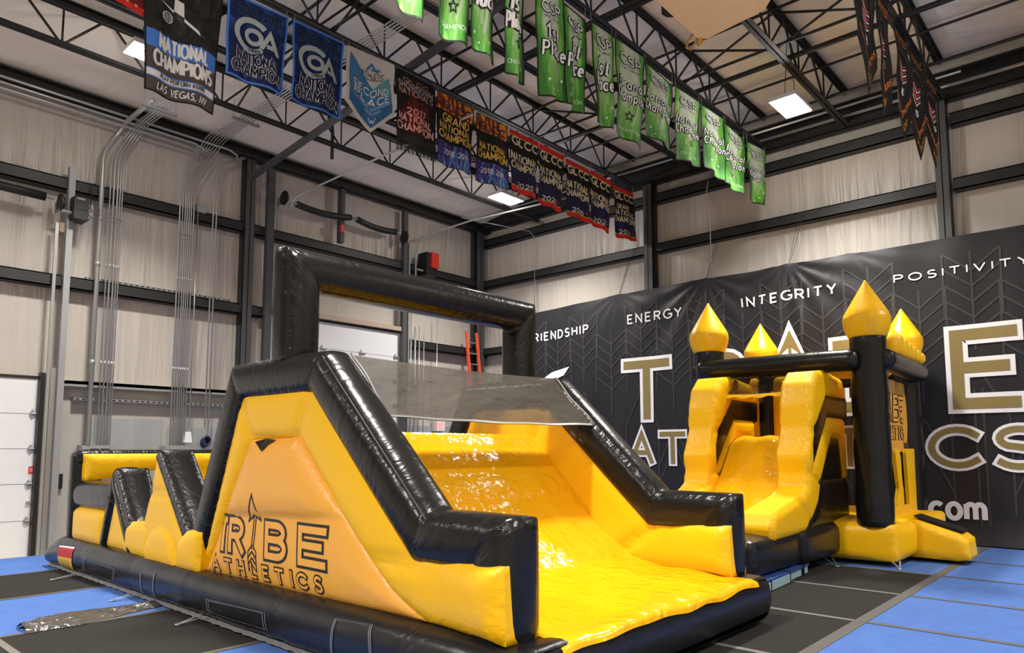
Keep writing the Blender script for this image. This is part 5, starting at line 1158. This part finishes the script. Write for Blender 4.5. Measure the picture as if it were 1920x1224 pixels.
# slide lane
XI0, XI1 = -4.80, -3.84
prof = [(10.95, .5), (10.9, 1.6), (10.72, 1.76), (10.55, 1.79), (10.35, 1.70), (10.0, 1.28), (9.6, .90), (9.2, .66), (8.8, .575), (8.45, .56), (8.2, .53), (8.12, .4)]
pr = []
for i in range(len(prof)-1):
    a, b = V2(*prof[i]), V2(*prof[i+1]); k = max(2, int(np.linalg.norm(b-a)/.05)); pr += [tuple(a+(b-a)*j/k) for j in range(k)]
pr.append(prof[-1]); mb = MB(); P = []; UV = []; al = 0; nx = 22
for i, (y, z) in enumerate(pr):
    if i: al += math.hypot(y-pr[i-1][0], z-pr[i-1][1])
    for j in range(nx+1): t = j/nx; P.append((XI0+(XI1-XI0)*t, y, z+.012*math.sin(t*PI*5+z*3)-.03*math.exp(-min(t, 1-t)/.05))); UV.append((t, al))
mb.add(P, [(i*(nx+1)+j, i*(nx+1)+j+1, (i+1)*(nx+1)+j+1, (i+1)*(nx+1)+j) for i in range(len(pr)-1) for j in range(nx)], 0, UV, [.25]*len(P)); mb.build('slide_sheet', 'slide', CA, True)
def bumper(xc, outer):
    """side wall of the slide: front pillow, black window band, yellow inner arch, black skirt"""
    mp = lambda u, v, w_: (xc+outer*w_, u, v)
    front = [(8.45, .50), (8.45, .80), (8.9, .90), (9.55, 1.02), (9.80, 1.28), (9.98, 1.62), (10.0, 1.95), (10.06, 2.35), (10.2, 2.62), (10.45, 2.70), (11.2, 2.60), (11.35, 2.36),
             (10.52, 2.36), (10.36, 1.98), (10.24, 1.66), (10.12, 1.28), (10.15, 1.10), (9.95, .80), (9.55, .54)]
    fr = [(8.42, .48), (8.36, .66), (8.48, .82), (8.9, .90), (9.4, .99), (9.62, 1.1), (9.66, 1.28), (9.62, 1.5), (9.72, 1.68), (9.80, 1.9), (9.82, 2.2), (9.92, 2.5), (10.12, 2.68), (10.45, 2.72), (11.2, 2.64), (11.35, 2.36),
          (10.5, 2.36), (10.25, 2.12), (10.0, 1.88), (9.9, 1.66), (9.9, 1.27), (10.12, 1.12), (10.0, .86), (9.7, .62), (9.5, .52)]
    mb = MB(); puffy(mb, fr, mp, .36, .06, .16, .05, creases=[((9.6, 1.28), (9.95, 1.27)), ((9.78, 1.88), (10.05, 1.9)), ((9.3, .96), (9.7, .62)), ((10.5, 2.36), (10.5, 2.72))]); mb.build('slide_bumper', 'yellow', CA, True)
    mb = MB(); puffy(mb, [(10.40, 2.38), (11.52, 2.38), (11.50, 2.02), (10.60, 2.04), (9.86, 1.22), (9.84, 1.7), (9.98, 1.9)], mp, .30, .05, .15, .05); mb.build('bumper_band', 'black', CA, True)
    mb = MB(); puffy(mb, [(9.84, 1.24), (10.58, 2.06), (11.35, 2.06), (11.40, 1.16), (11.22, 1.16), (11.12, 1.74), (10.74, 1.77), (10.2, 1.12)], mp, .30, .05, .12, .05); mb.build('bumper_arch', 'yellow', CA, True)
    mb = MB(); puffy(mb, [(10.70, 1.82), (11.2, 1.82), (11.35, 1.1), (10.1, 1.1)], mp, .22, .05, .15, .06); puffy(mb, [(10.12, 1.16), (11.4, 1.16), (11.4, .5), (9.45, .5), (9.85, .72)], mp, .30, .06, .15, .06); mb.build('bumper_skirt', 'black', CA, True)
bumper(-3.62, 1); bumper(-5.02, -1)
# opening above the slide: yellow strips and a black pillar, dark film awning with yellow hem
mb = MB(); mb2 = MB()
for x0, x1 in ((-4.97, -4.82), (-4.56, -4.15)): pillow_box(mb, (x0, 11.45, 1.5), (x1, 11.6, 2.75), .05, .02)
mb.build('rear_strip', 'yellow', CA, True)
mb = MB(); sweep(mb, [(-4.69, 11.56, .6), (-4.69, 11.56, 2.85)], (0, 1, 0), .26, .3, p=2.4); mb.build('rear_pillar', 'black', CA, True)
def aw(s, t): return (-4.98+1.25*s, 10.62-.38*t, 2.70-.26*t+.02*math.sin(13*s+3*t)*math.sin(PI*t)-.03*math.sin(PI*s)*t)
mb = MB(); mb.add([aw(i/30, j/8) for j in range(9) for i in range(31)], [(j*31+i, j*31+i+1, (j+1)*31+i+1, (j+1)*31+i) for j in range(8) for i in range(30)], 0, [(i/10, j/8) for j in range(9) for i in range(31)]); FA = mb.build('film_awning', 'film', CA, True)
mb = MB(); mb.add([tuple(V2(*aw(i/30, 1))+V2(0, -.02*k, -.05*k+.012*k*math.sin(i))) for k in (0, 1) for i in range(31)], [(i, i+1, 32+i, 31+i) for i in range(30)]); q = V2(*aw(.86, .9)); mb.box(q+V2(-.03, -.03, -.02), q+V2(.03, -.01, .12)); mb.build('awning_hem', 'yellow', FA, True)
# right side: print panel, yellow strips with dark openings
XS2 = -2.90
def sidep(u, v): t = (u-11.0)/2.2; return (XS2-.12*t+.015*math.sin(u*9+v*4), u, v)
mb = MB(); mb.add([sidep(11.0+2.25*i/24, 1.55+1.12*j/12) for j in range(13) for i in range(25)], [(j*25+i, j*25+i+1, (j+1)*25+i+1, (j+1)*25+i) for j in range(12) for i in range(24)], 0, [(i/12, j/12) for j in range(13) for i in range(25)], [.1]*325); SP = mb.build('print_panel', 'orange', CA, True)
ink = MB(); fil = MB()
for tx, a, b, z0, z1, wo in (('TRIBE', 11.15, 12.9, 2.05, 2.42, .09), ('ATHLETICS', 11.15, 12.95, 1.76, 1.94, .05)):
    L = fit_lines(tx, a, b, z0, z1, .3); draw(ink, L, wo, lambda u, v: tuple(V2(*sidep(u, v))+V2(.006, 0, 0)), 0, wo/2, .08); draw(fil, L, wo*.55, lambda u, v: tuple(V2(*sidep(u, v))+V2(.011, 0, 0)), 0, wo*.27, .08)
ink.build('lettering', 'ink', SP, True); fil.build('lettering_fill', 'orange', SP, True)
mb = MB()
mpx = lambda u, v, w_: (XS2-.05+w_, u, v)
for pl in ([(11.0, .55), (11.0, 1.6), (11.25, 1.6), (11.45, 1.1), (11.75, .80), (11.6, .55)], [(12.0, 1.6), (12.28, 1.6), (12.45, .55), (11.9, .55), (12.15, 1.0)], [(12.75, .55), (12.65, 1.6), (13.2, 1.6), (13.2, .55)], [(11.0, .5), (11.0, .72), (13.2, .72), (13.2, .5)]): puffy(mb, pl, mpx, .05, .02, .1, .08)
mb.build('side_strip', 'yellow', CA, True)
mb = MB(); mb.add([(XS2-.1, 10.9, .5), (XS2-.1, 13.2, .5), (XS2-.1, 13.2, 1.7), (XS2-.1, 10.9, 1.7)], [(0, 1, 2, 3)]); mb.build('side_net', 'net', CA)
# entry ramp
mb = MB(); mp = lambda u, v, w_: (u, 11.78-w_, v)
puffy(mb, [(-2.75, .06), (-2.75, .57), (-2.6, .59), (-2.05, .42), (-1.95, .34), (-1.93, .08), (-2.1, .05)], mp, .5, .06, .15, .05); ER = mb.build('entry_ramp', 'yellow', CA, True)
mb = MB(); P = [(-2.62, 11.6), (-2.02, 11.6), (-2.02, 12.02), (-2.62, 12.02)]
rz = lambda x: .615+(x+2.6)*(-.31)
pillow_box(mb, (-2.7, 11.62, .5), (-2.69, 11.63, .51), .001, 0); mb = MB()
mb.add([(x, y, rz(x)+d) for d in (0, .02) for x, y in P], [(0, 1, 2, 3), (4, 5, 6, 7), (0, 1, 5, 4), (1, 2, 6, 5), (2, 3, 7, 6), (3, 0, 4, 7)]); mb.build('ramp_grip', 'blackbase', ER)
strap(1570, 1062, (-3.38, 10.2, .12), CB); strap(1688, 1067, (-2.66, 10.66, .1), CB)
# folded panel mat under the slide
a = onZ(1409, 1127); b = onZ(1519, 1074); d = b-a; L = np.linalg.norm(d); d = d/L; nrm_ = V2(-d[1], d[0], 0)
PM = empty('folding_mat', tuple((a+b)/2+nrm_*.3), 'folded light blue and blue panel mat half under the castle slide', 'gym mat')
def rot(p): return tuple(a+d*p[0]+nrm_*p[1]+V2(0, 0, p[2]))
def obox(p0, p1, name, m):
    mb = MB(); mb.box(p0, p1); mb.v = [rot(p) for p in mb.v]; o = mb.build(name, m, PM)
lightblue = simple('light_blue_vinyl', (.32, .48, .54, 1), .4)
obox((-.5, 0, .006), (L*.62, .62, .10), 'panel', lightblue); obox((L*.63, .03, .006), (L, .62, .10), 'panel', lightblue)
obox((-.5, .01, .10), (L, .63, .125), 'top_panel', simple('blue_vinyl', (.03, .07, .25, 1), .4))
for s in (.30, .62, .88): obox((L*s-.012, -.004, .006), (L*s+.012, .3, .13), 'strap', 'blk')
tag(MB().tube([onZ(1420, 1149, .008), onZ(1430, 1147, .012), onZ(1440, 1149, .008)], .006, 6).build('strap_end', 'blk', loc=onZ(1430, 1148, .0)), 'small black strap end lying on the black mat beside the slide corner', 'strap')
